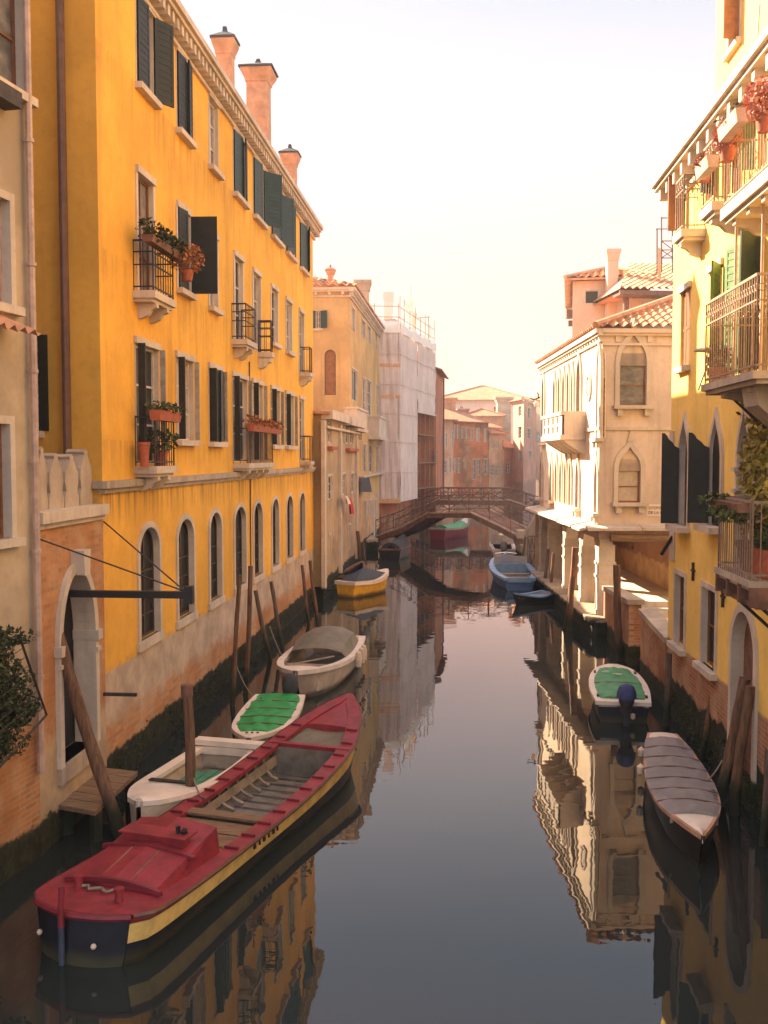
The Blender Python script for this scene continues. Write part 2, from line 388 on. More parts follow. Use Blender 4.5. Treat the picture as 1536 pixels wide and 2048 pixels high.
# water: still canal with a slow swell
m = N('canal_water'); p = m.pos()
a = m.noise(1.0, m.map(p, (.9, 1.5, 1)), 2, .5); b = m.noise(1.0, m.map(p, (3.4, 5.2, 1), (4, 1, 0)), 3, .55)
m.bump(m.math('ADD', m.math('MULTIPLY', a, 1.0), m.math('MULTIPLY', b, .06)), .032, .10)
m.b.inputs['IOR'].default_value = 1.5
M['water'] = m.base((.017, .022, .020), m.math('MULTIPLY', m.step(m.noise(.35, m.map(m.pos(), (1, .5, 1)), 5, .6), .5, .75), .07), .5)

# ------------------------------------------------------------------ building helpers
OG = [(0, 1), (.22, .98), (.40, .89), (.55, .73), (.67, .53), (.77, .34), (.86, .19), (.93, .09), (1, 0)]
def archpts(h, k=10):
    um = (h['u0'] + h['u1']) / 2; hw = (h['u1'] - h['u0']) / 2; zs = h['z1'] - h['rise']
    if h['arch'] == 'round':
        return [(um - hw * math.cos(math.pi * i / (2 * k)), zs + h['rise'] * math.sin(math.pi * i / (2 * k))) for i in range(2 * k + 1)]
    l = [(um - hw * q, zs + h['rise'] * t) for t, q in OG]; r = [(um + hw * q, zs + h['rise'] * t) for t, q in OG]
    return l + r[::-1][1:]
def outline(h):
    if h['arch']: return [(h['u0'], h['z0'])] + archpts(h) + [(h['u1'], h['z0'])]
    return [(h['u0'], h['z0']), (h['u0'], h['z1']), (h['u1'], h['z1']), (h['u1'], h['z0'])]
def grown(h, w):
    g = dict(h); g['u0'] -= w; g['u1'] += w; g['z1'] += w * (1.6 if h['arch'] == 'ogee' else 1)
    if h['arch']: g['rise'] = h['rise'] + w * (1.6 if h['arch'] == 'ogee' else 1)
    return g
def wall(mb, F, u0, u1, z0, z1, holes=(), depth=.22, n=0.0):
    us = sorted({u0, u1} | {min(max(h[k], u0), u1) for h in holes for k in ('u0', 'u1')})
    zs = sorted({z0, z1} | {min(max(h[k], z0), z1) for h in holes for k in ('z0', 'z1')})
    for a, b in zip(us, us[1:]):
        if b - a < 1e-5: continue
        for c, d in zip(zs, zs[1:]):
            if d - c < 1e-5: continue
            um, zm = (a + b) / 2, (c + d) / 2
            if any(h['u0'] < um < h['u1'] and h['z0'] < zm < h['z1'] for h in holes): continue
            mb.poly(F.pt(a, c, n), F.pt(b, c, n), F.pt(b, d, n), F.pt(a, d, n))
    for h in holes:
        o = outline(h)
        for a, b in zip(o, o[1:] + o[:1]):
            mb.poly(F.pt(*a, n), F.pt(*b, n), F.pt(*b, n - depth), F.pt(*a, n - depth))
        if h['arch']:
            c = archpts(h)
            for a, b in zip(c, c[1:]):
                if h['z1'] - min(a[1], b[1]) < 1e-5: continue
                mb.poly(F.pt(*a, n), F.pt(*b, n), F.pt(b[0], h['z1'], n), F.pt(a[0], h['z1'], n))
def panel(mb, F, h, n):
    mb.poly(*[F.pt(*p, n) for p in outline(h)])
def shutter(F, root, uh, sgn, wd, z0, z1, ang, mat, n=.05, slats=True, top=None):
    """leaf hinged at uh; ang 0 = closed over the opening (towards sgn*d), 180 = folded flat on the wall"""
    a = R(ang); x = F.d * (sgn * math.cos(a)) + F.n * math.sin(a); y = Vector((-x.y, x.x, 0)) * .035
    o = F.pt(uh, z0, n); mb = MB(); h = z1 - z0
    if top:
        pts = [o, o + x * wd] + [o + x * (wd * q) + Vector((0, 0, h * t)) for q, t in top]
        mb.prism(pts, y)
    else:
        fr = .06
        mb.box(o + y * .25, x * wd, y * .5, (0, 0, h))
        for p, ww, zz, hh in ((0, fr, 0, h), (wd - fr, fr, 0, h)): mb.box(o + x * p + Vector((0, 0, zz)), x * ww, y, (0, 0, hh))
        for zz in (0, h * .48, h - fr): mb.box(o + x * fr + Vector((0, 0, zz)), x * (wd - 2 * fr), y, (0, 0, fr))
        if slats:
            k = max(4, int(h / .11))
            for i in range(k):
                mb.box(o + x * fr + y * .08 + Vector((0, 0, h * i / k + .02)), x * (wd - 2 * fr), y * .84 , (0, 0, .05))
    return mb.obj('shutter', mat, root)
def window(F, root, h, depth=.14, glass='glass', frame='whiteframe', bars=(1, 2), sur=None, surw=.12, sill=None, silln=.10, n=0.0, lintel=None, fw=.05, surn=.03):
    mb = MB(); d0 = n - depth + .01; um = (h['u0'] + h['u1']) / 2
    if h['arch']:
        i = outline(h); g = dict(h); g['u0'] += fw; g['u1'] -= fw; g['z0'] += fw; g['z1'] -= fw; g['rise'] -= fw; inn = outline(g)
        mb.ring(F, inn, i, d0, d0 + .05, closed=True)
    else:
        mb.ring(F, [(h['u0'] + fw, h['z0'] + fw), (h['u0'] + fw, h['z1'] - fw), (h['u1'] - fw, h['z1'] - fw), (h['u1'] - fw, h['z0'] + fw)], outline(h), d0, d0 + .05, closed=True)
    top = h['z1'] - (h['rise'] * .98 if h['arch'] else 0)
    for k in range(bars[0]):
        u = h['u0'] + (h['u1'] - h['u0']) * (k + 1) / (bars[0] + 1)
        mb.fbox(F, u - fw * .6, u + fw * .6, h['z0'] + fw, (h['z1'] - fw) if not h['arch'] else top + h['rise'] * .7, d0 + .002, d0 + .045)
    for k in range(bars[1]):
        z = h['z0'] + (top - h['z0']) * (k + 1) / (bars[1] + 1)
        mb.fbox(F, h['u0'] + fw, h['u1'] - fw, z - .018, z + .018, d0 + .004, d0 + .04)
    wob = mb.obj('window', M[frame], root)
    mb = MB(); panel(mb, F, h, d0 + .012); mb.obj('pane', M[glass], wob)
    if sur:
        mb = MB(); g = grown(h, surw); mb.ring(F, outline(grown(h, -.004)), outline(g), n - .002, n + surn, inback=n - depth + .02); mb.obj('surround', M[sur], wob)
    if sill:
        mb = MB(); e = surw + .06 if sur else .08
        mb.fbox(F, h['u0'] - e, h['u1'] + e, h['z0'] - .11, h['z0'], n - .05, n + silln); mb.obj('sill', M[sill], wob)
    if lintel:
        mb = MB(); mb.fbox(F, h['u0'] - .08, h['u1'] + .08, h['z1'], h['z1'] + .12, n - .05, n + .06); mb.obj('lintel', M[lintel], wob)
    return wob
def balcony(F, root, u0, u1, z, dep=.6, h=.95, slab='stone', rail='iron', style='bars', step=.13, brackets=2, th=.13, n=0.0, boxrail=False):
    mb = MB(); mb.fbox(F, u0, u1, z - th, z, n - .02, n + dep); mb.fbox(F, u0 + .05, u1 - .05, z - th - .06, z - th, n - .02, n + dep - .06)
    b = mb.obj('balcony', M[slab], root)
    for k in range(brackets):
        mb = MB(); u = u0 + (u1 - u0) * (k + .5) / brackets
        pr = [(0, 0), (dep * .85, 0), (dep * .85, -.07), (dep * .6, -.11), (dep * .45, -.2), (.05, -.26), (0, -.26)]
        mb.prism([F.pt(u - .07, z - th - .06 + q, n + p) for p, q in pr], F.d * .14); mb.obj('bracket', M[slab], b)
    mb = MB(); e = .05; t = .025
    c = [(u0 + e, n), (u0 + e, n + dep - e), (u1 - e, n + dep - e), (u1 - e, n)]
    for (ua, na), (ub, nb) in zip(c, c[1:]):
        A = F.pt(ua, z, na); B = F.pt(ub, z, nb); L = (B - A).length; x = (B - A).normalized(); y = Vector((-x.y, x.x, 0)) * t
        for zz, tt in ((h - .03, .035), (.06, .025)) + (((h * .5, .022), (h * .75, .022)) if style == 'bands' else ((h * .72, .02),) if style == 'fancy' else ()):
            mb.box(A + Vector((0, 0, zz)) - y / 2, x * L, y, (0, 0, tt))
        k = max(2, int(L / step))
        for i in range(k + 1):
            s = .022 if i in (0, k) else .013
            mb.box(A + x * (L * i / k - s / 2) - y * (s / t / 2), x * s, y * (s / t), (0, 0, h))
            if style == 'fancy' and i < k:
                q = A + x * (L * (i + .5) / k); r_ = L / k * .42
                mb.tube([q + x * (r_ * math.cos(a * .7854)) + Vector((0, 0, h * .86 + r_ * math.sin(a * .7854))) for a in range(9)], .008, 4, False)
    mb.obj('railing', M[rail], b)
    return b
def leaves(mb, c, r, k, s, shell=.5):
    c = Vector(c)
    for _ in range(k):
        while True:
            p = Vector((random.uniform(-1, 1), random.uniform(-1, 1), random.uniform(-1, 1)))
            if shell * random.random() < p.length <= 1: break
        q = c + Vector((p.x * r[0], p.y * r[1], p.z * r[2]))
        a = Vector((random.gauss(0, 1), random.gauss(0, 1), random.gauss(0, 1))).normalized(); b = a.orthogonal().normalized(); b.rotate(Matrix.Rotation(random.uniform(0, 6.28), 3, a))
        e = a.cross(b); ss = s * random.uniform(.4, 1.5)
        mb.poly(q - b * ss, q + e * ss * .55, q + b * ss, q - e * ss * .55)
def tileroof(mb, A, B, Cc, D, per=.24, course=.42, amp=.055, sub=4):
    """corrugated pantile slope: eave A->B, ridge D<-C (A below D)"""
    A, B, Cc, D = map(Vector, (A, B, Cc, D)); nu = max(2, int((B - A).length / per)); nv = max(1, int(((D - A).length + (Cc - B).length) / 2 / course))
    nrm = (B - A).cross(D - A).normalized()
    if nrm.z < 0: nrm = -nrm
    rows = []
    for j in range(nv):
        for e in (0, 1):
            t = (j + e) / nv; r = []
            P = A.lerp(D, t); Q = B.lerp(Cc, t)
            L = (Q - P).length; full = (B - A).length
            # keep the flutes running up the slope: sample by distance along the eave direction
            x = (B - A).normalized(); s0 = (P - A).dot(x); s1 = (Q - A).dot(x)
            for i in range(nu * sub + 1):
                s = full * i / (nu * sub); s = min(max(s, s0), s1)
                ph = 2 * math.pi * s / full * nu
                pt = P + x * (s - s0) + nrm * (amp * math.sin(ph) + (.05 if e == 0 else 0.0))
                r.append(pt)
            rows.append(r)
    mb.grid(rows)
def cornice(F, root, u0, u1, z, proj=.35, h=.5, mat='stone', step=.4, n=0.0, dent=True, tileedge=True):
    mb = MB()
    mb.fbox(F, u0, u1, z - h, z - h + .08, n - .02, n + .07)
    mb.fbox(F, u0, u1, z - .13, z, n - .02, n + proj); mb.fbox(F, u0, u1, z - .21, z - .13, n - .02, n + proj - .07)
    if dent:
        k = int((u1 - u0) / step)
        for i in range(k):
            u = u0 + (u1 - u0) * (i + .5) / k; mb.fbox(F, u - .07, u + .07, z - h + .1, z - .21, n - .02, n + proj - .12)
    c = mb.obj('cornice', M[mat], root)
    return c
def chimney(root, c, w, z0, z1, mat='terracotta', capw=1.7, caph=.55, cap='flare', rz=0, mat2=None):
    mb = MB(); c = Vector((c[0], c[1], 0)); zc = z1 - caph
    a = Vector((math.cos(rz), math.sin(rz), 0)); b = Vector((-a.y, a.x, 0))
    def sq(s, z): return [c + a * (i * s / 2) + b * (j * s / 2) + Vector((0, 0, z)) for i, j in ((-1, -1), (1, -1), (1, 1), (-1, 1), (-1, -1))]
    prof = [(w, z0), (w, zc), (w * 1.12, zc + .02), (w * 1.12, zc + caph * .12)]
    if cap == 'flare': prof += [(w * capw, zc + caph * .45), (w * capw, zc + caph * .58)]
    else: prof += [(w * 1.25, zc + caph * .55), (w * 1.4, zc + caph * .7), (w * 1.4, zc + caph)]
    mb.grid([sq(s, z) for s, z in prof]); mb.poly(*sq(*prof[-1])[:4])
    if cap == 'flare':
        mb.mi = 1; mb.grid([sq(w * capw * 1.1, zc + caph * .58), sq(w * capw * 1.1, zc + caph * .66), sq(w * .3, zc + caph * .95), sq(.1, zc + caph * 1.15)])
    return mb.obj('chimney', [M[mat], M[mat2 or 'tile_far']], root)

# ------------------------------------------------------------------ water, ground
def XL(y): return .084 * y - 5.85
def XR(y): return .066 * y + 4.7
mb = MB()
ny = [-60, 0, 10, 25, 45, 70, 110, 400]
mb.grid([[(x, y, 0) for x in (-200, -6, 0, 8, 30, 200)] for y in ny])
tag(mb.obj('water', M['water']), kind='structure')
mb = MB()
mb.prism([(-90, -30, -.5), (XL(-30) - 1.5, -30, -.5), (XL(66) - 1.5, 66, -.5), (2.0, 78, -.5), (3.5, 95, -.5), (11, 104, -.5), (60, 135, -.5), (60, 300, -.5), (-90, 300, -.5)], (0, 0, 1.0))
tag(mb.obj('ground', M['quay']), kind='structure')
mb = MB()
mb.prism([(XR(-30) + 1.2, -30, -.5), (90, -30, -.5), (90, 90, -.5), (18, 90, -.5), (13, 70, -.5), (8.6, 62, -.5), (9.5, 46, -.5), (9.6, 31, -.5), (XR(30) + 1.6, 30.6, -.5), (XR(21.4) + 1.0, 21.4, -.5)], (0, 0, 1.0))
tag(mb.obj('ground', M['quay']), kind='structure')

# ------------------------------------------------------------------ generic house
def house(name, label, F, u0, u1, z1, depth, mat, wins=(), roof='shed', roofmat='tile_far', pitch=.36, z0=-.3, endmat=None, eave=.3, recess=.1, cat='house', corr=False, extra=(), sur=None, roofz=None, tilep=.3):
    root = thing(name, label, cat, F.pt((u0 + u1) / 2, 0, -depth / 2))
    mb = MB(); holes = [h for h, _ in wins] + list(extra)
    wall(mb, F, u0, u1, z0, z1, holes, recess)
    mb.mi = 1 if endmat else 0
    zb = z1 + (depth * pitch if roof == 'shed' else 0)
    for u in (u0, u1):
        if roof == 'gable': mb.poly(F.pt(u, z0), F.pt(u, z1), F.pt(u, z1 + depth / 2 * pitch, -depth / 2), F.pt(u, z1, -depth), F.pt(u, z0, -depth))
        else: mb.poly(F.pt(u, z0), F.pt(u, z1), F.pt(u, zb, -depth), F.pt(u, z0, -depth))
    mb.poly(F.pt(u0, z0, -depth), F.pt(u1, z0, -depth), F.pt(u1, zb, -depth), F.pt(u0, zb, -depth))
    mb.obj('wall', [M[mat], M[endmat]] if endmat else M[mat], root)
    for h, kw in wins:
        k = dict(depth=recess, sur=sur, surw=.09); k.update(kw); window(F, root, h, **k)
    mb = MB(); e = eave
    def slab(a, b, c, d):
        if corr: tileroof(mb, a, b, c, d, tilep)
        else: mb.poly(a, b, c, d)
        dn = Vector((0, 0, -.1)); mb.poly(a + dn, b + dn, c + dn, d + dn)
        for p, q in ((a, b), (b, c), (d, a)): mb.poly(p, q, q + dn, p + dn)
    zz = z1 + .08
    if roof == 'shed': slab(F.pt(u0 - e, zz - e * pitch, e), F.pt(u1 + e, zz - e * pitch, e), F.pt(u1 + e, zz + depth * pitch, -depth), F.pt(u0 - e, zz + depth * pitch, -depth))
    elif roof == 'gable':
        rz = zz + depth / 2 * pitch
        slab(F.pt(u0 - e, zz - e * pitch, e), F.pt(u1 + e, zz - e * pitch, e), F.pt(u1 + e, rz, -depth / 2), F.pt(u0 - e, rz, -depth / 2))
        slab(F.pt(u1 + e, zz - e * pitch, -depth - e), F.pt(u0 - e, zz - e * pitch, -depth - e), F.pt(u0 - e, rz, -depth / 2), F.pt(u1 + e, rz, -depth / 2))
    elif roof == 'hip':
        k = min(depth / 2, (u1 - u0) / 2) + e; rz = zz + k * pitch; zl = zz - 0
        P = [F.pt(u0 - e, zl, e), F.pt(u1 + e, zl, e), F.pt(u1 + e, zl, -depth - e), F.pt(u0 - e, zl, -depth - e)]
        r0 = F.pt(u0 - e + k, rz, -min(depth / 2, k - e)); r1 = F.pt(u1 + e - k, rz, -min(depth / 2, k - e))
        r2 = F.pt(u1 + e - k, rz, -max(depth / 2, depth - k + e)); r3 = F.pt(u0 - e + k, rz, -max(depth / 2, depth - k + e))
        for a, b, c, d in ((P[0], P[1], r1, r0), (P[1], P[2], r2, r1), (P[2], P[3], r3, r2), (P[3], P[0], r0, r3)): slab(a, b, c, d)
        mb.poly(r0, r1, r2, r3)
        rg = [P[0], r0, r1, P[1]] if False else None
        for a, b in ((P[0], r0), (P[1], r1), (P[2], r2), (P[3], r3), (r0, r1), (r0, r3), (r1, r2)):
            if (a - b).length > .3: mb.tube([a + Vector((0, 0, .05)), b + Vector((0, 0, .05))], .1, 6)
    rf = mb.obj('roof', M[roofmat], root)
    return root, rf

# ------------------------------------------------------------------ orange-yellow house on the left bank
LF = Fac((XL(16), 16), (XL(37.9), 37.9))
def lh(x0, x1, z0, z1, arch=None, rise=0, y=900):
    return hole(LF.u(x0, y), LF.u(x1, y), z0, z1, arch, rise)
r4 = [(283, 315), (361, 385), (424, 441), (471, 493), (510, 529), (545, 562), (574, 589), (601, 614)]
r3 = [(281, 311), (359, 382), (421, 437), (471, 487), (508, 522), (544, 556), (573, 584), (599, 608)]
r2 = [(273, 317), (354, 386), (419, 443), (466, 494), (505, 525), (542, 559), (571, 587), (599, 608)]
r1 = [(278, 317), (355, 386), (419, 442), (469, 491), (507, 524), (544, 557), (573, 585), (599, 609)]
W4 = [lh(a, b, 12.03, 13.55) for a, b in r4]
W3 = [lh(a, b, 8.40 if i in (0, 3, 4, 7) else 8.87, 10.48) for i, (a, b) in enumerate(r3)]
W2 = [lh(a, b, 5.36 if i in (0, 3, 4, 7) else 5.82, 7.48) for i, (a, b) in enumerate(r2)]
W1 = [lh(a, b, 2.18, 4.2, 'round', .42, 1150) for a, b in r1]
ZT = 14.1
B = thing('yellow_house', 'tall orange-yellow four-storey house with dark shutters along the left bank', 'house', LF.pt(LF.L / 2, 0, -5))
mb = MB(); wall(mb, LF, 0, LF.L, -.3, ZT, W1 + W2 + W3 + W4, .16)
mb.poly(LF.pt(LF.L, -.3), LF.pt(LF.L, ZT), LF.pt(LF.L, ZT, -10), LF.pt(LF.L, -.3, -10))
mb.poly(LF.pt(0, -.3, -10), LF.pt(0, ZT, -10), LF.pt(LF.L, ZT, -10), LF.pt(LF.L, -.3, -10))
mb.obj('wall', M['yellow'], B)
EF = Fac(LF.pt(0, 0, -10)[:2], LF.pt(0, 0)[:2])
eh = hole(EF.L - 3.3, EF.u(97, 760), EF.z(85, 865), EF.z(85, 668))
mb = MB(); wall(mb, EF, 0, EF.L, -.3, ZT, [], .2); mb.obj('end_wall', M['yellow_end'], B)
for row, hs in ((4, W4), (3, W3), (2, W2), (1, W1)):
    for i, h in enumerate(hs):
        wd = h['u1'] - h['u0']
        if row == 1:
            wo_ = window(LF, B, h, .15, 'glass', 'darkframe', (1, 3), 'stone', .11, None, surn=.035)
            mb = MB(); mb.fbox(LF, h['u0'] - .17, h['u1'] + .17, h['z0'] - .16, h['z0'], -.05, .06); mb.obj('sill', M['stone'], wo_)
            continue
        balc = row in (2, 3) and i in (0, 3, 4, 7)
        gl = 'curtain' if (row == 2 and i in (1, 4)) else 'glass_pale' if (row == 3 and i in (0, 2, 4, 6)) or (row == 4 and i == 2) else 'glass'
        fr = 'whiteframe' if row != 3 or i != 0 else 'brownwood'
        wo_ = window(LF, B, h, .13, gl, fr, (1, 2), 'stone', .05, surn=.012, sill=None if balc else 'stone', silln=.14, lintel='stone')
        if row == 3:
            mb = MB(); mb.fbox(LF, h['u1'], h['u1'] + .1, h['z0'], h['z1'], -.05, .025); mb.fbox(LF, h['u0'] - .1, h['u0'], h['z0'], h['z1'], -.05, .025); mb.obj('surround', M['stone'], wo_)
        sm = M['shutter'] if i < 3 or row < 4 else M['shutter_green']
        n_ = .05
        if row == 4:
            if i == 2: continue
            a1, a2 = {0: (6, 150), 1: (5, 8), 3: (6, 10), 4: (8, 140), 5: (10, 155), 6: (12, 10), 7: (10, 14)}[i]
            shutter(LF, wo_, h['u0'], 1, wd / 2, h['z0'] + .02, h['z1'], a1, sm, n_)
            shutter(LF, wo_, h['u1'], -1, wd / 2, h['z0'] + .02, h['z1'], a2, sm, n_)
        elif row == 3:
            if i == 1:
                shutter(LF, wo_, h['u0'], 1, wd / 2, h['z0'] + .02, h['z1'], 9, sm, n_)
                shutter(LF, wo_, h['u1'], -1, wd / 2 + .12, h['z0'] + .02, h['z1'], 93, sm, n_)
        else:
            if i == 7: continue
            if i == 2:
                shutter(LF, wo_, h['u0'], 1, wd / 2, h['z0'] + .02, h['z1'], 5, sm, n_); shutter(LF, wo_, h['u1'], -1, wd / 2, h['z0'] + .02, h['z1'], 6, sm, n_)
            for uh, s in ((h['u0'], 1), (h['u1'], -1)):       # folded leaves standing out at the jambs
                shutter(LF, wo_, uh, s, .13 if s > 0 else .10, h['z0'] + .02, h['z1'], 92, M['shutter'] if s > 0 else M['shutter_pale'], n_)
mb = MB(); e0 = LF.pt(0, 0)
mb.fbox(LF, -.1, LF.L, 4.98, 5.10, -.05, .12); mb.fbox(LF, -.05, LF.L, 4.90, 4.98, -.05, .06)
mb.fbox(EF, EF.L - 1.0, EF.L, 4.98, 5.10, -.05, .10)
mb.obj('string_course', M['greystone'], B)
mb = MB(); mb.mi = 0
for h in W1:
    pass
cornice(LF, B, 0, LF.L + .3, ZT, .36, .5, 'stone', .30)
mb = MB()
tileroof(mb, LF.pt(-.2, ZT + .0, .22), LF.pt(LF.L + .3, ZT + .0, .22), LF.pt(LF.L + .4, ZT + 1.9, -5), LF.pt(-.2, ZT + 1.9, -5), .3, .5)
mb.poly(LF.pt(-.2, ZT + 1.9, -5), LF.pt(LF.L + .4, ZT + 1.9, -5), LF.pt(LF.L + .4, ZT, -10.2), LF.pt(-.2, ZT, -10.2))
RB = mb.obj('roof', M['tile'], B)
for px, y0, wd in ((450, 58, .42), (517, 122, .66), (580, 292, .46)):
    off = -.9
    u, zt = LF.uz(px, y0, off); p = LF.pt(u, 0, off)
    chimney(RB, (p.x, p.y), wd, ZT - .2, zt - .05, 'terracotta', 1.5, .7, 'flare', -.084, 'lead')
mb = MB(); u, _ = EF.uz(128, 500, .1)
mb.tube([EF.pt(u, 4.9, .1), EF.pt(u, ZT, .1)], .07, 8); mb.obj('downpipe', M['pipe_brown'], B, True)
# window at the far end of the end wall: one dark closed leaf beside the drainpipe
wo_ = window(EF, B, hole(EF.u(78, 760) - .9, EF.u(78, 760), EF.z(85, 862), EF.z(85, 670)), .02, 'dark', 'whiteframe', (0, 0), None, sill='stone', n=.02)
shutter(EF, wo_, EF.u(69, 760), 1, EF.u(97, 760) - EF.u(69, 760), EF.z(85, 862), EF.z(85, 670), 3, M['shutter'], .04)
# balconies
def ub(a, b, z, dep):
    return LF.u(a, 1, dep), LF.u(b, 1, dep)
BD = .40
for (a, b, z, rows, st, nb) in ((267, 354, 8.38, 'iron', 'bands', 2), (463, 515, 8.38, 'iron', 'bands', 2), (516, 549, 8.38, 'iron', 'bands', 2), (598, 627, 8.38, 'iron', 'bars', 2),
                                (266, 352, 5.32, 'iron', 'bars', 2), (464, 548, 5.32, 'iron', 'bars', 4), (598, 628, 5.32, 'iron', 'bars', 2)):
    u0_, u1_ = LF.uz(a, 700, 0)[0], LF.uz(b, 700, BD)[0]
    balcony(LF, B, u0_, u1_, z, BD, .88, 'stone', rows, st, .14, nb)
mb = MB(); u, _ = LF.uz(500, 900, .03)
mb.tube([LF.pt(u, 2.0, .03), LF.pt(u, 4.88, .03)], .018, 5); mb.tube([LF.pt(u, 5.12, .03), LF.pt(u, 8.0, .03)], .018, 5); mb.obj('cable', M['iron'], B)
mb = MB(); u, z = LF.uz(206, 1392, 0); mb.box(LF.pt(u, z, 0), LF.n * .55, LF.d * .05, (0, 0, .05)); mb.obj('mooring_bar', M['iron'], B)

# ------------------------------------------------------------------ brick garden wall with arched water gate
GF = Fac((XL(13.5), 13.5), (XL(16) , 16))
zc = GF.z(140, 1016)
G = thing('garden_wall', 'brick garden wall with stone coping, pointed merlons and an arched water gate', 'wall', GF.pt(GF.L / 2, 0, -.3))
gh = hole(GF.u(117, 1300), GF.u(184, 1300), GF.z(150, 1512), GF.z(150, 1142), 'round', .0)
gh['rise'] = gh['z1'] - GF.z(150, 1282)
mb = MB(); wall(mb, GF, -.02, GF.L, -.3, zc - .18, [gh], .3)
mb.poly(GF.pt(0, zc - .18, -.6), GF.pt(GF.L, zc - .18, -.6), GF.pt(GF.L, -.3, -.6), GF.pt(GF.L - .35, -.3, -.6), GF.pt(GF.L - .35, 2.9, -.6), GF.pt(.45, 2.9, -.6), GF.pt(.45, -.3, -.6), GF.pt(0, -.3, -.6))
mb.obj('wall', M['gardenbrick'], G)
mb = MB(); mb.fbox(GF, -.02, GF.L - .02, zc - .16, zc, -.62, .12); mb.fbox(GF, -.02, GF.L - .02, zc - .24, zc - .16, -.6, .05); mb.obj('coping', M['stone'], G)
mb = MB(); g = grown(gh, .13); mb.ring(GF, outline(grown(gh, -.005)), outline(g), -.02, .07, inback=-.29)
for u in (gh['u0'] - .16, gh['u1'] - .02):
    mb.fbox(GF, u, u + .18, gh['z1'] - gh['rise'] - .1, gh['z1'] - gh['rise'] + .05, -.3, .12); mb.fbox(GF, u + .02, u + .16, gh['z1'] - gh['rise'] - .28, gh['z1'] - gh['rise'] - .22, -.3, .10)
um = (gh['u0'] + gh['u1']) / 2
mb.prism([GF.pt(um - .1, gh['z1'] - .05, .0), GF.pt(um + .1, gh['z1'] - .05, .0), GF.pt(um + .14, gh['z1'] + .32, .0), GF.pt(um - .14, gh['z1'] + .32, .0)], GF.n * .2)
mb.obj('gate_surround', M['stone'], G)
mb = MB(); mb.poly(GF.pt(gh['u0'] - .05, -.3, -.31), GF.pt(gh['u1'] + .05, -.3, -.31), GF.pt(gh['u1'] + .05, gh['z1'], -.31), GF.pt(gh['u0'] - .05, gh['z1'], -.31))  # dark backing sheet stands in for the unlit gateway; the box is the leaf
mb.fbox(GF, gh['u0'] + .02, um + .06, gh['z0'], gh['z1'] - gh['rise'] - .5, -.305, -.26); mb.obj('gate_leaf_dark_back', M['navy'], G)
mb = MB(); mb.fbox(GF, gh['u0'] - .1, gh['u1'] + .1, gh['z0'] - .25, gh['z0'], -.5, .06); mb.obj('threshold', M['greystone'], G)
for a, b, yt in ((74, 96, 893), (97, 128, 906), (129, 158, 908), (160, 185, 898)):
    n_ = -.12
    u0_, u1_ = GF.uz(a, 960, n_)[0], GF.uz(b, 960, n_)[0]; hz = GF.z((a + b) / 2, yt, n_) - zc; um_ = (u0_ + u1_) / 2; hw = (u1_ - u0_) / 2 * .96
    pf = [(1, 0), (1, .18), (.78, .30), (.95, .48), (.86, .66), (.5, .80), (.22, .90), (.30, .95), (0, 1)]
    mb = MB(); pts = [GF.pt(um_ + hw * q, zc + hz * t, n_) for q, t in pf] + [GF.pt(um_ - hw * q, zc + hz * t, n_) for q, t in pf[::-1][1:]]
    mb.prism(pts, -GF.n * .3); mb.obj('merlon', M['greystone'], G)
hb = thing('hoist_beam', 'dark iron beam jutting over the water from the brick water gate, held by two wires', 'beam', GF.pt(GF.u(145, 1187), GF.z(145, 1187)))
p0 = GF.pt(GF.u(142, 1187), GF.z(142, 1187), -.25); tip = p0 + GF.n * (1.72 + .25)
mb = MB(); mb.box(p0 - Vector((0, 0, .05)) - GF.d * .05, GF.n * 1.97, GF.d * .1, (0, 0, .1)); mb.box(tip - Vector((0, 0, .13)) - GF.d * .06, GF.n * .12, GF.d * .12, (0, 0, .26)); mb.obj('bar', M['black'], hb)
for a, b in ((206, 1043), (77, 1078)):
    mb = MB(); q = GF.pt(GF.u(a, b), GF.z(a, b), .01); mb.tube([q, tip + Vector((0, 0, .05))], .012, 5); mb.obj('wire', M['iron'], hb)
ls = thing('landing_stage', 'low plank landing stage on the water below the arched water gate', 'landing stage', wz(190, 1590, 0))
zz = .5; Q = [wz(112, 1608, zz), wz(190, 1622, zz), wz(276, 1542, zz), wz(208, 1534, zz)]
mb = MB(); k = 6
for i in range(k):
    a, b = i / k, (i + .93) / k
    mb.prism([Q[0].lerp(Q[3], a), Q[1].lerp(Q[2], a), Q[1].lerp(Q[2], b), Q[0].lerp(Q[3], b)], (0, 0, -.07))
mb.obj('deck', M['wood'], ls)
for q in (Q[1].lerp(Q[3], .1), Q[2].lerp(Q[0], .1), Q[0].lerp(Q[2], .12)):
    mb = MB(); mb.tube([(q.x, q.y, -.6), (q.x, q.y, zz - .08)], .09, 8); mb.obj('post', M['pole'], ls)

# ------------------------------------------------------------------ weathered house at the left edge
d_ = Vector((.216, .976)); P1_ = Vector((XL(13.5), 13.48)); P0_ = P1_ - d_ * 5
HF = Fac(P0_, P1_)
def hr(x0, y0, x1, y1): return HF.rect(x0, y0, x1, y1)
hw_ = [hr(-35, -60, 44, 166), hr(-40, 390, 18, 605), hr(-40, 846, 19, 1080)]
rt, rf = house('weathered_house', 'weathered grey plaster house with peeling brick base at the left edge', HF, 0, HF.L, 17, 8, 'grey_house', [], 'shed', recess=.2, extra=hw_)
for h, f in zip(hw_, ('brownwood', 'pipe_pink', 'brownwood')): window(HF, rt, h, .16, 'glass_pale' if f != 'brownwood' or h is hw_[0] else 'glass', f, (0, 1), 'stone', .1, 'stone', .12)
mb = MB(); u = HF.uz(66, 700, .09)[0]
mb.tube([HF.pt(u, 1.2, .09), HF.pt(u, 17, .09)], .05, 8)
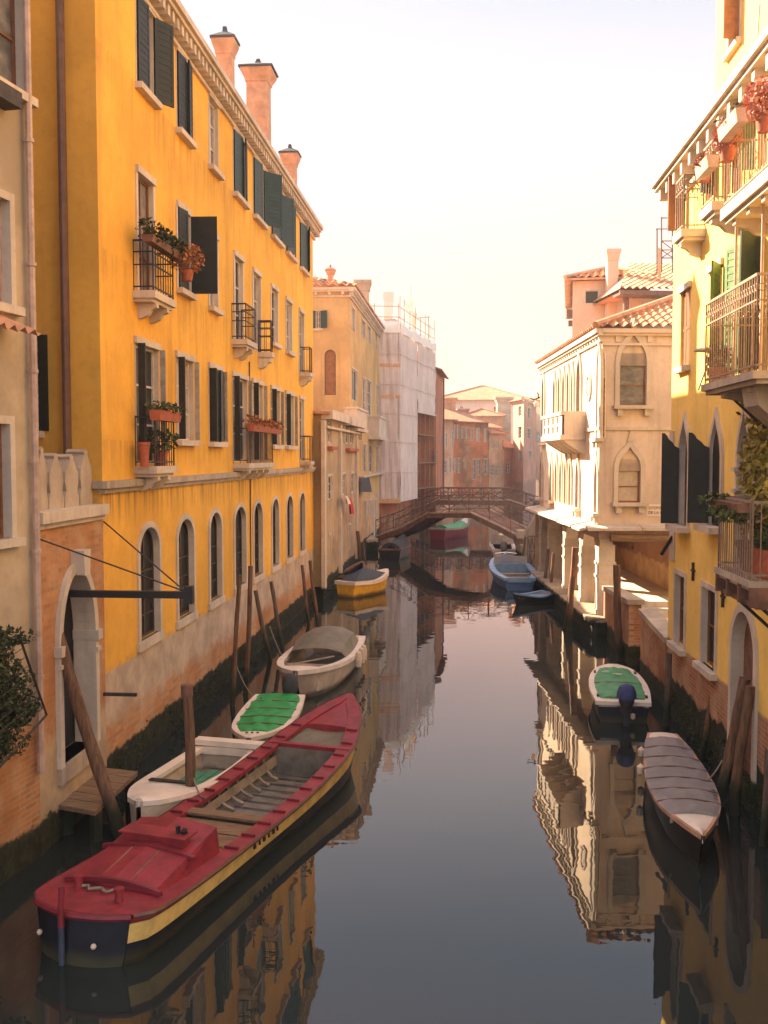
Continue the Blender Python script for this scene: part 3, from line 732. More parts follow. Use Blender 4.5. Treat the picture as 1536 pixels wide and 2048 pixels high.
for z in (2.5, 4.2, 5.4, 6.6, 8.0, 9.6): mb.tube([HF.pt(u, z, .09), HF.pt(u, z + .05, .09)], .068, 8)
mb.obj('downpipe', M['pipe_pink'], rt, True)
mb = MB(); a, b = HF.uz(-40, 660, .25)[0], HF.uz(44, 660, .25)[0]; z = HF.z(20, 640)
tileroof(mb, HF.pt(a, z - .25, .5), HF.pt(b, z - .25, .5), HF.pt(b, z, 0), HF.pt(a, z, 0), .2, .3, .04); mb.obj('canopy', M['tile'], rt)
mb = MB(); a = HF.uz(0, 205)[0]; mb.fbox(HF, a - .5, a + .1, HF.z(10, 222), HF.z(10, 190), -.02, .25); mb.obj('bracket', M['iron'], rt)
iv = thing('ivy', 'dark ivy bush hanging over a net from the weathered wall at the left edge', 'ivy', HF.pt(HF.L - 1, 0, .2))
mb = MB(); ur = HF.uz(84, 1450, .35)[0]
zt_, zb_ = HF.z(20, 1275, .2), HF.z(40, 1500, .3)
for i in range(44):
    t = random.random(); u = ur - .2 - random.random() * 1.5
    z = zb_ + (zt_ - zb_) * t
    leaves(mb, HF.pt(u - .35 * t * t * 1.0, z, .22), (.26, .26, .22), 190, .032)
leaves(mb, HF.pt(ur - .75, zt_ + .05, .15), (.55, .4, .12), 260, .04)
for i in range(10): leaves(mb, HF.pt(ur - 1.0 + random.uniform(-.5, .3), zb_ - .1 - .12 * i, .06), (.18, .2, .14), 26, .035)
mb.obj('foliage', M['leaf_dark'], iv)
mb = MB(); pa = HF.pt(ur - .5, zt_, .38); pb = HF.pt(ur, zb_ + .35, .42); pc = HF.pt(ur - 1.7, zb_ - .25, .42)
mb.tube([pa, pb, pc], .018, 5)
for i in range(9):
    t = i / 9; mb.tube([pa.lerp(pb, t), pa.lerp(pb, t) - HF.d * 1.2 - Vector((0, 0, .25))], .006, 4)
mb.obj('net_frame', M['iron'], iv)
mb = MB(); q0 = wz(-8, 1672, .2); q1 = wz(58, 1620, .2); mb.tube([q0 + Vector((0, 0, .15)), q1 + Vector((0, 0, .15))], .035, 7)
tag(mb.obj('floating_timber', M['yellow_paint']), 'pale timber pole lying along the foot of the weathered wall', 'timber')

# ------------------------------------------------------------------ low stone house with pilasters
CF = Fac((XL(38.05) + .35, 38.05), (XL(49.4) + .35, 49.4))
cw = [(CF.rect(655, 826, 662, 885), {}), (CF.rect(654.5, 952, 664, 1000), {}), (CF.rect(684, 948, 690, 990), {}), (CF.rect(701.5, 947, 708, 986), {}),
      (CF.rect(657, 1070, 661, 1127), dict(glass='curtain')), (CF.rect(696, 1050, 700, 1102), dict(glass='dark')),
      (CF.rect(681, 832, 688, 887), {}), (CF.rect(690, 834, 697, 887), {}), (CF.rect(698.5, 836, 705, 887), {})]
rt, rf = house('low_stone_house', 'low pale stone-faced house with pilasters between two yellow houses', CF, 0, CF.L, 7.1, 4, 'lowstone', cw, 'shed', pitch=.05, recess=.1, sur='stone')
for a in (645, 678, 711): mb = MB(); u = CF.u(a, 950); mb.fbox(CF, u - .22, u + .22, .4, 6.85, -.02, .12); mb.obj('pilaster', M['stone'], rt)
mb = MB(); mb.fbox(CF, -.15, CF.L * .48, 6.9, 7.25, -.05, .38); mb.fbox(CF, CF.L * .5, CF.L + .1, 6.85, 7.2, -.05, .45); mb.fbox(CF, -.1, CF.L, 6.55, 6.65, -.02, .2); mb.obj('cornice', M['stone'], rt)
mb = MB(); mb.fbox(CF, CF.u(654.5), CF.u(666.5), CF.z(660, 900), CF.z(660, 893), 0, .2); mb.fbox(CF, CF.u(691), CF.u(710), CF.z(700, 903), CF.z(700, 897), 0, .2); mb.obj('window_box', M['pot'], rt)
EN = Fac(CF.pt(0, 0, -5)[:2], CF.pt(0, 0)[:2])
mb = MB(); wall(mb, EN, EN.L - 1.2, EN.L + .0, .5, 7.1, [], .1, .03); mb.obj('corner_pier', M['beige_end'], rt)

# ------------------------------------------------------------------ tall ochre house
DF = Fac((XL(49.6), 49.6), (XL(66), 66)); DE = Fac((XL(49.6) - 5.3, 49.6 + .45), (XL(49.6), 49.6))
D = thing('ochre_house', 'tall ochre house with closed pale upper windows and stone balconies', 'house', DF.pt(8, 0, -4))
pale = dict(glass='shutter_pale', frame='shutter_pale', bars=(1, 0))
dw = [(DF.rect(703, 617, 709, 661), pale), (DF.rect(723, 642, 730, 674), pale), (DF.rect(735, 654, 741, 684), pale), (DF.rect(750, 665, 754.5, 700), pale),
      (DF.rect(703, 740, 714, 802), dict(glass='shutter', bars=(1, 0))), (DF.rect(725, 757, 731, 828), {}), (DF.rect(733.5, 762, 742, 830), {}), (DF.rect(753, 770, 757, 830), {}),
      (DF.rect(726, 889, 732, 945), {}), (DF.rect(737, 890, 744, 945), {}), (DF.rect(752.5, 893, 757, 945), {}),
      (DF.rect(709.5, 1008, 714, 1058), dict(glass='dark')), (DF.rect(728, 1002, 732, 1050), dict(glass='dark')), (DF.rect(738, 1001, 742, 1034), dict(glass='curtain')), (DF.rect(747, 1000, 752, 1098), dict(glass='curtain'))]
mb = MB(); wall(mb, DF, 0, DF.L, -.3, 13.75, [h for h, _ in dw], .12)
mb.poly(DF.pt(DF.L, -.3), DF.pt(DF.L, 13.75), DF.pt(DF.L, 13.75, -5.3), DF.pt(DF.L, -.3, -5.3)); mb.obj('wall', M['beige'], D)
for h, k in dw:
    kk = dict(depth=.1, sur='stone', surw=.09); kk.update(k); window(DF, D, h, **kk)
sh = DE.rect(631, 622, 641, 657); bh = DE.rect(649, 699, 672, 790, arch='round', rise=.3)
mb = MB(); wall(mb, DE, 0, DE.L, -.3, 13.75, [sh, bh], .2); mb.obj('end_wall', M['beige_end'], D)
w1 = window(DE, D, sh, .15, sur='stone', surw=.07, sill='stone'); shutter(DE, w1, sh['u1'], -1, .4, sh['z0'], sh['z1'], 150, M['shutter_green']); shutter(DE, w1, sh['u0'], 1, .4, sh['z0'], sh['z1'], 150, M['shutter_green'])
window(DE, D, bh, .12, 'brownwood', 'pipe_brown', (0, 0), 'beige_end', .14)
mb = MB(); tileroof(mb, DF.pt(-.35, 13.8, .35), DF.pt(DF.L + .2, 13.8, .35), DF.pt(DF.L + .2, 14.9, -3), DF.pt(2.5, 14.9, -3), .4, .6, .06)
tileroof(mb, DE.pt(0, 13.8, .35), DE.pt(DE.L + .35, 13.8, .35), DE.pt(DE.L - 3, 14.9, -2.8), DE.pt(0, 14.9, -2.8), .4, .6, .06)
rf = mb.obj('roof', M['tile'], D)
cornice(DF, D, -.25, DF.L + .1, 13.75, .3, .5, 'stone', .5); cornice(DE, D, 0, DE.L, 13.75, .28, .45, 'stone', .6)
p = wy(736, 600, 57.5); chimney(rf, (p.x - .3, p.y), .72, 13.8, wy(736, 562, 57.5).z, 'greystone', 1.4, .6, 'open')
p = wy(661, 560, 52.5); chimney(rf, (p.x, p.y), .26, 13.8, wy(661, 533, 52.5).z, 'terracotta', 1.9, .55, 'flare')
for a, b, y0, y1 in ((712, 733, 866, 822), (757, 771, 872, 838)):
    u0_, u1_ = DF.uz(a, 840, .6)[0], DF.uz(b, 840, .6)[0]; z0_, z1_ = DF.z((a + b) / 2, y1 + 42, .6), DF.z((a + b) / 2, y1, .6)
    mb = MB(); mb.fbox(DF, u0_, u1_, z0_, z0_ + .15, -.02, .7); mb.fbox(DF, u0_ + .05, u1_ - .05, z0_ + .15, z1_, .56, .64); mb.fbox(DF, u0_ + .05, u0_ + .13, z0_ + .15, z1_, 0, .56); mb.fbox(DF, u1_ - .13, u1_ - .05, z0_ + .15, z1_, 0, .56); mb.fbox(DF, u0_, u1_, z1_, z1_ + .1, -.02, .7)
    for t in (.15, .85): u = u0_ + (u1_ - u0_) * t; mb.fbox(DF, u - .1, u + .1, z0_ - .35, z0_, -.02, .45)
    mb.obj('balcony', M['stone'], D)
mb = MB(); mb.fbox(DF, DF.u(717), DF.u(762), DF.z(740, 951), DF.z(740, 948), -.02, .3); mb.obj('string_course', M['stone'], D)
def cloth(name, label, a, b, mat, F, n0):
    (x0, y0), (x1, y1) = a, b; mb = MB(); rows = []
    for j in range(7):
        t = j / 6; r = []
        for i in range(7):
            s = i / 6; x = x0 + (x1 - x0) * s; y = y0 + (y1 - y0) * t
            u, z = F.uz(x, y, n0); r.append(F.pt(u, z, n0 + .07 * math.sin(6 * s + 2 * t) + .05 * t))
        rows.append(r)
    mb.grid(rows); mb.grid([[q + Vector((0, .012, 0)) for q in r] for r in rows]); return tag(mb.obj(name, M[mat], smooth=True), label, 'cloth')
cloth('awning_cloth', 'torn dark cloth hanging from a rail on the ochre house', (718, 955), (739, 984), 'darkcloth', DF, .45)
cloth('laundry', 'red cloth hung out to dry on the low stone house', (697, 996), (703, 1028), 'redcloth', CF, .35)
cloth('laundry', 'white cloth hung out beside the red one', (690, 992), (696, 1008), 'signwhite', CF, .35)

# ------------------------------------------------------------------ house wrapped in scaffold sheeting
ec = Vector((1.06, 66.5)); ee = Vector((4.05, 78.9))
E1 = Fac((-4.0, 66.1), ec); E2 = Fac(ec, ee)
S = thing('scaffolded_house', 'house under repair wrapped in pale scaffold sheeting with a white plastic cap', 'house', (1, 72, 0))
ztop = E1.z(780, 664); zlo = E1.z(780, 1004); zn = E2.z(836, 825)
uc = E2.u(835, 900)
mb = MB(); 
def sheet(F, u0, u1, z0, z1):
    rows = []
    for j in range(33):
        t = j / 32; z = z0 + (z1 - z0) * t
        rows.append([F.pt(u0 + (u1 - u0) * i / 40, z, .035 * math.sin(2.1 * i * (u1 - u0) / 10 + 1.3 * math.sin(j * .5)) * math.sin(math.pi * ((j * .125) % 1)) + .02 * math.sin(i * 1.9 + j * .37)) for i in range(41)])
    mb.grid(rows)
sheet(E1, 0, E1.L, zlo, ztop); sheet(E2, 0, uc, zlo, ztop); sheet(E2, uc, E2.L, zn, ztop)
mb.poly(E2.pt(uc, zlo), E2.pt(uc, zn), E2.pt(uc, zn, -1.2), E2.pt(uc, zlo, -1.2)); mb.obj('sheeting', M['net'], S)
for y, hh in ((727, .22), (790, .2)): mb = MB(); z = E1.z(780, y); mb.fbox(E1, 0, E1.L + .02, z - hh, z, .0, .03); mb.obj('board_strip', M['netband'], S)
mb = MB(); z = E1.z(780, 1002); mb.fbox(E1, 0, E1.L + .04, z - .15, z + .15, -.05, .05)
mb.obj('board_strip', M['netband'], S)
mb = MB()
for F, L in ((E1, E1.L), (E2, E2.L)):
    mb.grid([[F.pt(L * i / 12, ztop - .05 + q + .12 * math.sin(i * 1.7) * (q > .1), n_) for i in range(13)] for q, n_ in ((0, .06), (.55, .06), (.9, -.3), (1.0, -1.4))])
mb.obj('plastic_cap', M['whitesheet'], S)
mb = MB()
for F, L, st in ((E1, E1.L, 1.6), (E2, E2.L, 1.8)):
    k = int(L / st)
    for i in range(k + 1): u = L * i / k; mb.tube([F.pt(u, 0, -.12), F.pt(u, ztop + 1.9 + .5 * (i % 2), -.12)], .03, 5)
    for z in (ztop + 1.0, ztop + 1.7): mb.tube([F.pt(0, z, -.12), F.pt(L, z, -.12)], .025, 5)
mb.tube([wy(822, 640, 74), wy(822, 570, 74)], .02, 5); mb.tube([wy(826, 637, 76), wy(860, 634, 76)], .03, 5); mb.tube([wy(857, 632, 76), wy(857, 690, 76)], .03, 5)
mb.obj('scaffold_pole', M['iron_pale'], S)
W0 = Fac(E2.pt(0, 0, -1.3)[:2], E2.pt(E2.L, 0, -1.3)[:2])
ew = [W0.rect(840, 865, 846, 905), W0.rect(855, 868, 861, 905), W0.rect(842, 920, 848, 955), W0.rect(856, 920, 862, 955)]
mb = MB(); wall(mb, W0, 0, W0.L, -.3, ztop, ew, .2); q = E1.pt(0, 0, -1.3); F_ = Fac(q[:2], W0.pt(0, 0)[:2]); wall(mb, F_, 0, F_.L, -.3, ztop); mb.poly(W0.pt(W0.L, -.3), W0.pt(W0.L, ztop), W0.pt(W0.L, ztop, -6), W0.pt(W0.L, -.3, -6)); mb.obj('wall', M['red'], S)
for h in ew: window(W0, S, h, .18, sur='stone', surw=.08)
mb = MB()
for y in (822, 870, 925, 975):
    z = E2.z(855, y); mb.fbox(E2, uc + .05, E2.L, z - .06, z, -1.1, -.05)
mb.obj('scaffold_deck', M['wood'], S)
mb = MB(); mb.poly(W0.pt(0, ztop + .2), W0.pt(W0.L, ztop + .2), W0.pt(W0.L, ztop + 1.6, -5), W0.pt(0, ztop + 1.6, -5)); rf = mb.obj('roof', M['tile_far'], S)
p = wy(777, 620, 69); chimney(rf, (p.x, p.y), .52, ztop, wy(777, 586, 69).z, 'net', 1.5, 1.7, 'open')
p = wy(818, 640, 73); chimney(rf, (p.x, p.y), .5, ztop, wy(818, 603, 73).z, 'whitesheet', 1.4, .8, 'open')
p = wy(826, 650, 74); chimney(rf, (p.x, p.y), .4, ztop, wy(826, 627, 74).z, 'pinkrear', 1.5, .6, 'open')
for z in (4.4, 6.4, 8.3, 10.2, 12.2):
    mb = MB(); mb.tube([E1.pt(0, z, .05), E1.pt(E1.L + .04, z + .03, .05)] + [E2.pt(E2.L * i / 8 if z > zn else uc * i / 8, z + .05 * math.sin(i * 2.3), .06) for i in range(9)], .016, 5); mb.obj('tie_rope', M['net'], S)
# narrow red house beyond it
FF = Fac((4.1, 79.2), (5.15, 88))
rt, rf = house('red_house', 'narrow red house end with a small eave beyond the scaffold sheeting', FF, 0, FF.L, 12.4, 7, 'red', [(FF.rect(871, 900, 874, 930), {}), (FF.rect(871, 800, 874, 830), {})], 'shed', eave=.5)
mb = MB(); u = FF.L - .3; mb.tube([FF.pt(u, 1, .1), FF.pt(u, 12.3, .1)], .08, 6); mb.obj('downpipe', M['pipe_brown'], rt)
cloth('banner', 'red banner hanging on the pale house beyond the bridges', (876, 912), (884, 948), 'redcloth', Fac((5.0, 90.0), (8, 92.6)), .2)

# ------------------------------------------------------------------ row of old houses behind the bridges
GL = Fac((5.0, 91), (13.2, 100))
def gw(F, *rs, **k): return [(F.rect(*r), k) for r in rs]
def zpx(F, px, py): return F.z(px, py)
G1 = gw(GL, (881, 866, 886, 892), (889.5, 866, 893.5, 892), (888, 920, 894, 946), (897, 915, 901, 945)) + gw(GL, (903, 862, 906, 892))
rt, rf = house('pale_pink_house', 'narrow pale pink house with small windows beyond the bridges', GL, GL.u(876), GL.u(907), zpx(GL, 890, 838), 8, 'pinkbeige', G1, 'shed', sur='stone', pitch=.3)
G2 = gw(GL, (908, 851, 911, 877), (914.5, 851, 918, 877), (922.5, 854, 927, 877), (931.5, 855, 936, 877), (941.5, 857, 946, 882)) + gw(GL, (904.5 + 4, 918, 913, 945), (916, 917, 921, 946), (945, 919, 951, 960), (955, 918, 961, 950), (968, 918, 974, 949)) + gw(GL, (953, 857, 958, 884), (968, 858, 973, 884), glass='curtain')
rt, rf = house('brick_house', 'long russet brick house with two rows of windows beyond the bridges', GL, GL.u(907.2), GL.u(976.8), zpx(GL, 940, 843), 8, 'redbrick', G2, 'shed', sur='pinkbeige', pitch=.3)
p = wy(926, 830, 100); chimney(rf, (p.x, p.y), .9, 8, p.z + .6, 'pinkbeige', 1.3, .5, 'open')
p = wy(899, 800, 99); chimney(rf, (p.x, p.y), 1.1, 8, p.z + .2, 'pinkbeige', 1.3, .6, 'open')
G4F = Fac(GL.pt(GL.u(977) + .2, 0, -2.5)[:2], GL.pt(GL.u(1032) + .6, 0, -2.5)[:2])
rt, rf = house('red_rendered_house', 'deep red rendered house with an orange tiled roof beyond the bridges', G4F, 0, G4F.L, zpx(G4F, 1000, 855), 6, 'red', gw(G4F, (1012, 902, 1020, 925)), 'shed', pitch=.3)
G3F = Fac(GL.pt(GL.u(977.2), 0, .05)[:2], GL.pt(GL.u(1008), 0, .05)[:2])
G3 = gw(G3F, (984, 880, 988, 897), (993, 880, 997, 897), (1002.5, 880, 1006, 898), (977.5 + 1, 928, 983, 950), (984, 929, 989, 951), (993, 930, 997, 952), (1002, 930, 1005.5, 950))
rt, rf = house('small_beige_house', 'small beige house with six narrow windows in front of the deep red one', G3F, 0, G3F.L, zpx(G3F, 992, 868), 2.4, 'pinkbeige', G3, 'hip', pitch=.35)
G7F = Fac(GL.pt(GL.u(1008.3), 0, .0)[:2], GL.pt(GL.u(1026), 0, .0)[:2])
rt, rf = house('red_gabled_annex', 'little red gabled annex beside the small beige house', G7F, 0, G7F.L, zpx(G7F, 1017, 893), 2.2, 'red', gw(G7F, (1013, 925, 1020, 945)), 'gable', pitch=.6)
a5 = wy(1026, 900, 100); b5 = wy(1047, 900, 96.5); c5 = wy(1072, 900, 110)
G5F = Fac(a5[:2], b5[:2]); G5R = Fac(b5[:2], c5[:2])
z5 = G5F.z(1046, 800)
rt = thing('pink_corner_house', 'tall dusty pink corner house where the canal turns right', 'house', (b5.x, b5.y + 4, 0))
h1 = [G5F.rect(1037, 812, 1043, 831), G5F.rect(1037, 853, 1044, 876), G5F.rect(1038, 902, 1044, 920)]; h2 = [G5R.rect(1055, 816, 1061, 835), G5R.rect(1054, 857, 1061, 877), G5R.rect(1058, 902, 1063, 918)]
mb = MB(); wall(mb, G5F, 0, G5F.L, -.3, z5, h1, .2); wall(mb, G5R, 0, G5R.L, -.3, z5, h2, .2); mb.obj('wall', M['pink'], rt)
for F, hs in ((G5F, h1), (G5R, h2)):
    for h in hs: window(F, rt, h, .18, sur='stone', surw=.1)
q = [G5F.pt(-.3, z5, .4), G5F.pt(G5F.L + .4, z5, .4), G5R.pt(G5R.L, z5, .4), wy(1030, 900, 112)]; q[3].z = z5; ap = sum((x for x in q), Vector()) / 4 + Vector((0, 0, .8))
mb = MB()
for i in range(4): mb.poly(q[i], q[(i + 1) % 4], ap)
mb.poly(*q[::-1]); mb.obj('roof', M['tile_far'], rt)
G6F = Fac(wy(868, 800, 128)[:2], wy(1053, 800, 126)[:2])
rt, rf = house('hip_roofed_house', 'big white house under a broad hipped tile roof behind the row', G6F, 0, G6F.L, G6F.z(960, 801), 11, 'lavender', gw(G6F, (902, 812, 908, 826), (920, 812, 926, 826), (987, 813, 997, 832), (1032, 812, 1043, 832)), 'hip', pitch=.34, eave=.6)
p = wy(1007, 815, 120); chimney(rf, (p.x, p.y), 1.6, 6, wy(1007, 795, 120).z, 'greystone', 1.1, .6, 'open')
G8F = Fac(wy(929, 830, 114)[:2], wy(1006, 830, 114)[:2])
rt, rf = house('tiled_shed', 'low house under a small hipped orange roof behind the brick house', G8F, 0, G8F.L, G8F.z(965, 833), 7, 'pinkbeige', [], 'hip', pitch=.36)
G9F = Fac(wy(1063, 900, 118)[:2], wy(1100, 900, 116)[:2])
rt, rf = house('tan_house', 'tan house with a blue arched window far down the side canal', G9F, 0, G9F.L, G9F.z(1070, 800), 8, 'pinkrear', [(G9F.rect(1072, 863, 1080, 884, arch='round', rise=.5), dict(glass='blue_paint', sur='stone'))], 'shed', pitch=.3)

# ------------------------------------------------------------------ lemon-yellow house on the right bank
RF = Fac((XR(21.35), 21.35), (XR(8), 8))
ZR = 11.3
Y = thing('lemon_house', 'sunlit lemon-yellow house with gothic windows, dark shutters and iron balconies on the right bank', 'house', RF.pt(6, 0, -5))
def rr(x0, y0, x1, y1, arch=None, rise=0, off=0): return RF.rect(x0, y0, x1, y1, off, arch, rise)
top_w = [rr(1357, 332, 1371, 468), rr(1414, 278, 1429, 395), rr(1444, 228, 1463, 392), rr(1518, 140, 1534, 330)]
mid_w = [rr(1361, 582, 1380, 733), rr(1419, 540, 1443, 742), rr(1490, 478, 1522, 742)]
got_w = [rr(1361, 838, 1379, 1052, 'ogee', .85), rr(1422, 833, 1445, 1052, 'ogee', .9), rr(1478, 818, 1503, 1140, 'ogee', 1.0), rr(1516, 808, 1550, 1140, 'ogee', 1.05)]
low_w = [rr(1351, 1150, 1370, 1292), rr(1405, 1178, 1432, 1336)]
dz0 = .35
dh = hole(RF.u(1466, 1400), RF.u(1511, 1400), dz0, RF.z(1488, 1222), 'round', 0); dh['rise'] = (dh['u1'] - dh['u0']) / 2 * 1.15
far_w = [hole(10.6, 11.5, 8.2, 9.9), hole(10.8, 11.8, 2.2, 3.6)]
mb = MB(); wall(mb, RF, 0, RF.L, -.3, ZR, top_w + mid_w + got_w + low_w + [dh] + far_w, .17)
for u in (0, RF.L): mb.poly(RF.pt(u, -.3), RF.pt(u, ZR), RF.pt(u, ZR, -10), RF.pt(u, -.3, -10))
mb.poly(RF.pt(0, -.3, -10), RF.pt(RF.L, -.3, -10), RF.pt(RF.L, ZR, -10), RF.pt(0, ZR, -10))
mb.obj('wall', M['ryellow'], Y)
for i, h in enumerate(top_w):
    wo_ = window(RF, Y, h, .14, 'glass', 'brownwood', (1, 1), None, lintel='stone')
    wd = h['u1'] - h['u0']
    if i == 0: shutter(RF, wo_, h['u1'], -1, wd / 2, h['z0'], h['z1'], 100, M['brownwood'])
    if i == 1: shutter(RF, wo_, h['u1'], -1, wd / 2, h['z0'], h['z1'], 120, M['shutter'])
    if i == 2: shutter(RF, wo_, h['u1'], -1, wd * .8, h['z0'], h['z1'], 165, M['shutter_pale'], slats=False)
    if i == 3: shutter(RF, wo_, h['u0'], 1, wd / 2, h['z0'], h['z1'], 100, M['shutter_bright'])
for i, h in enumerate(mid_w):
    wd = h['u1'] - h['u0']
    wo_ = window(RF, Y, h, .14, 'glass_pale' if i == 1 else 'dark' if i == 2 else 'glass', 'brownwood', (1, 0 if i == 0 else 1), None, sill='stone' if i == 0 else None, silln=.12, lintel='stone')
    if i == 0:
        shutter(RF, wo_, h['u0'], 1, wd / 2, h['z0'], h['z1'], 2, M['brownwood'], -.05, False); shutter(RF, wo_, h['u1'], -1, wd / 2, h['z0'], h['z1'], 2, M['brownwood'], -.05, False)
    if i == 1: shutter(RF, wo_, h['u1'], -1, wd * .62, h['z0'], h['z1'], 150, M['shutter_bright'])
    if i == 2:
        shutter(RF, wo_, h['u0'], 1, wd * .45, h['z0'], h['z1'], 155, M['shutter_bright']); shutter(RF, wo_, h['u1'], -1, wd * .4, h['z0'], h['z1'], 110, M['shutter_green'])
lt = [(1, .80), (.86, .83), (.80, .86), (.72, .90), (.58, .915), (.46, .935), (.40, .965), (.24, .99), (0, 1)]
lt = [(1, 1), (.82, .995), (.68, .965), (.60, .93), (.44, .905), (.36, .89), (.24, .855), (.08, .84), (0, .83)]
for i, h in enumerate(got_w):
    wo_ = window(RF, Y, h, .15, 'dark' if i < 2 else 'glass', 'brownwood', (1, 2 if i > 1 else 0), 'stone', .10, sill='stone' if i < 2 else None, silln=.26, surn=.05)
    wd = h['u1'] - h['u0']
    if i < 2:
        zt = h['z1'] - .22
        shutter(RF, wo_, h['u0'] + .02, 1, (.34, .36)[i], h['z0'] + .02, zt - .05, 106, M['shutter'], .04, top=lt)
        mb = MB(); g = dict(h); g['u0'] += wd * .52 - .0; 
        q = [(h['u0'] + wd * .5, h['z0'] + .02), (h['u1'] - .01, h['z0'] + .02), (h['u1'] - .01, h['z1'] - h['rise'] * .95), (h['u0'] + wd * .8, h['z1'] - h['rise'] * .62), (h['u0'] + wd * .62, h['z1'] - h['rise'] * .3), (h['u0'] + wd * .5, h['z1'] - h['rise'] * .15)]
        if i == 1: q = [(h['u0'] + .02, h['z0'] + .02)] + q[1:] + [(h['u0'] + .02, h['z1'] - h['rise'] * .45)]
        mb.prism([RF.pt(*p, -.06) for p in q], RF.n * .04); mb.obj('shutter', M['shutter'], wo_)
    else:
        for z in (h['z1'] - h['rise'] * 1.0, h['z1'] - h['rise'] * 1.35):
            mb = MB(); mb.fbox(RF, h['u0'] - .14, h['u0'] + .03, z, z + .07, -.1, .1); mb.fbox(RF, h['u1'] - .03, h['u1'] + .14, z, z + .07, -.1, .1); mb.obj('capital', M['stone'], wo_)
for h in low_w: window(RF, Y, h, .15, 'glass', 'brownwood', (0, 1), 'stone', .10, 'stone', .14)
for h in far_w: window(RF, Y, h, .15, 'glass', 'brownwood', (1, 1), 'stone', .09, 'stone', .1)
mb = MB(); mb.ring(RF, outline(grown(dh, -.005)), outline(grown(dh, .13)), -.02, .05, inback=-.15); mb.fbox(RF, dh['u0'] - .02, dh['u1'] + .02, -.3, dz0, -.3, .05); dr = mb.obj('door_frame', M['stone'], Y)
mb = MB(); panel(mb, RF, dh, -.16); um = (dh['u0'] + dh['u1']) / 2; mb.fbox(RF, um - .02, um + .02, dz0, dh['z1'] - .1, -.16, -.13)
for k in range(5): mb.fbox(RF, dh['u0'] + .06, dh['u1'] - .06, dz0 + .2 + k * .45, dz0 + .24 + k * .45, -.16, -.14)
mb.obj('door', M['bridgewood'], Y)
cornice(RF, Y, -.25, RF.L, ZR, .45, .55, 'stone', .62)
mb = MB(); tileroof(mb, RF.pt(-.25, ZR + .0, .36), RF.pt(RF.L, ZR + .0, .36), RF.pt(RF.L, ZR + 1.7, -4.5), RF.pt(-.3, ZR + 1.7, -4.5)); mb.poly(RF.pt(-.3, ZR + 1.7, -4.5), RF.pt(RF.L, ZR + 1.7, -4.5), RF.pt(RF.L, ZR, -10), RF.pt(-.3, ZR, -10)); mb.obj('roof', M['tile'], Y)
# attic block above the cornice
n_ = -.7; ua = RF.uz(1431, 90, n_)[0]
ah = hole(RF.uz(1460, 40, n_)[0], RF.uz(1480, 40, n_)[0], RF.z(1470, 92, n_), 15.2)
mb = MB(); wall(mb, RF, ua, RF.L, ZR - .3, 16.5, [ah], .2, n_); mb.poly(RF.pt(ua, ZR - .3, n_), RF.pt(ua, 16.5, n_), RF.pt(ua, 16.5, -8), RF.pt(ua, ZR - .3, -8)); mb.poly(RF.pt(ua, 16.5, n_), RF.pt(RF.L, 16.5, n_), RF.pt(RF.L, 16.5, -8), RF.pt(ua, 16.5, -8)); mb.obj('attic', M['ryellow'], Y)
wo_ = window(RF, Y, ah, .16, 'glass', 'brownwood', (1, 1), 'stone', .09, 'stone', .1, n=n_); shutter(RF, wo_, ah['u1'], -1, .3, ah['z0'], ah['z1'], 100, M['brownwood'], n_ + .03)
mb = MB(); mb.tube([RF.pt(RF.uz(1509, 100, -.3)[0], ZR, -.3), RF.pt(RF.uz(1512, 60, -.3)[0], ZR + 1.6, -.35)], .02, 5); mb.obj('stay_rod', M['iron_pale'], Y)
# balconies
dep = .75
b0, b1 = RF.uz(1441, 425, dep)[0], 11.2; zb = RF.z(1441, 420, dep)
balcony(RF, Y, b0 - .02, b1, zb, dep, 1.0, 'stone', 'iron_pale', 'bars', .12, 7, .16)
a, b = RF.uz(1399, 425, .6)[0], RF.uz(1423, 405, .6)[0]; balcony(RF, Y, a, b, RF.z(1399, 425, .6), .6, 1.0, 'stone', 'iron_pale', 'fancy', .14, 1, .14)
a, b = RF.uz(1345, 478, .45)[0], RF.uz(1362, 460, .45)[0]; balcony(RF, Y, a, b, RF.z(1345, 474, .45), .45, 1.0, 'stone', 'iron_pale', 'fancy', .14, 1, .14)
dep = .95; a, b = RF.uz(1402, 760, dep)[0], RF.uz(1506, 740, dep)[0]; zb2 = RF.z(1402, 770, dep)
balcony(RF, Y, a, b, zb2, dep, 1.2, 'greystone', 'iron_pale', 'fancy', .105, 2, .1)
mb = MB(); p = RF.pt(a + .35, zb2 - .1, .7); mb.tube([p, RF.pt(a + 1.1, zb2 - .95, .05), RF.pt(a + 1.3, zb2 - .95, .03)], .02, 5); mb.obj('brace', M['iron'], Y)
mb = MB(); pr = [(0, 0), (.8, 0), (.75, -.25), (.35, -.6), (0, -.75)]; u = a + (b - a) * .72
mb.prism([RF.pt(u - .3, zb2 - .16 + q, p) for p, q in pr], RF.d * .6); mb.obj('corbel', M['greystone'], Y)
mb = MB()
for u in (RF.uz(1471, 560, .5)[0], RF.uz(1524, 560, .5)[0]):
    mb.tube([RF.pt(u, zb2, .5), RF.pt(u, zb2 + 2.6, .5), RF.pt(u - .25, zb2 + 2.95, .35), RF.pt(u - .7, zb2 + 3.0, .05)], .022, 6)
mb.obj('awning_pole', M['pipe_pink'], Y)
dep = .9; a3, b3 = RF.uz(1428, 1137, dep)[0], RF.uz(1497, 1172, dep)[0]; zb3 = RF.z(1428, 1134, dep)
bl = balcony(RF, Y, a3, b3, zb3, dep, 1.02, 'greystone', 'iron_pale', 'bars', .1, 0, .08)
mb = MB()
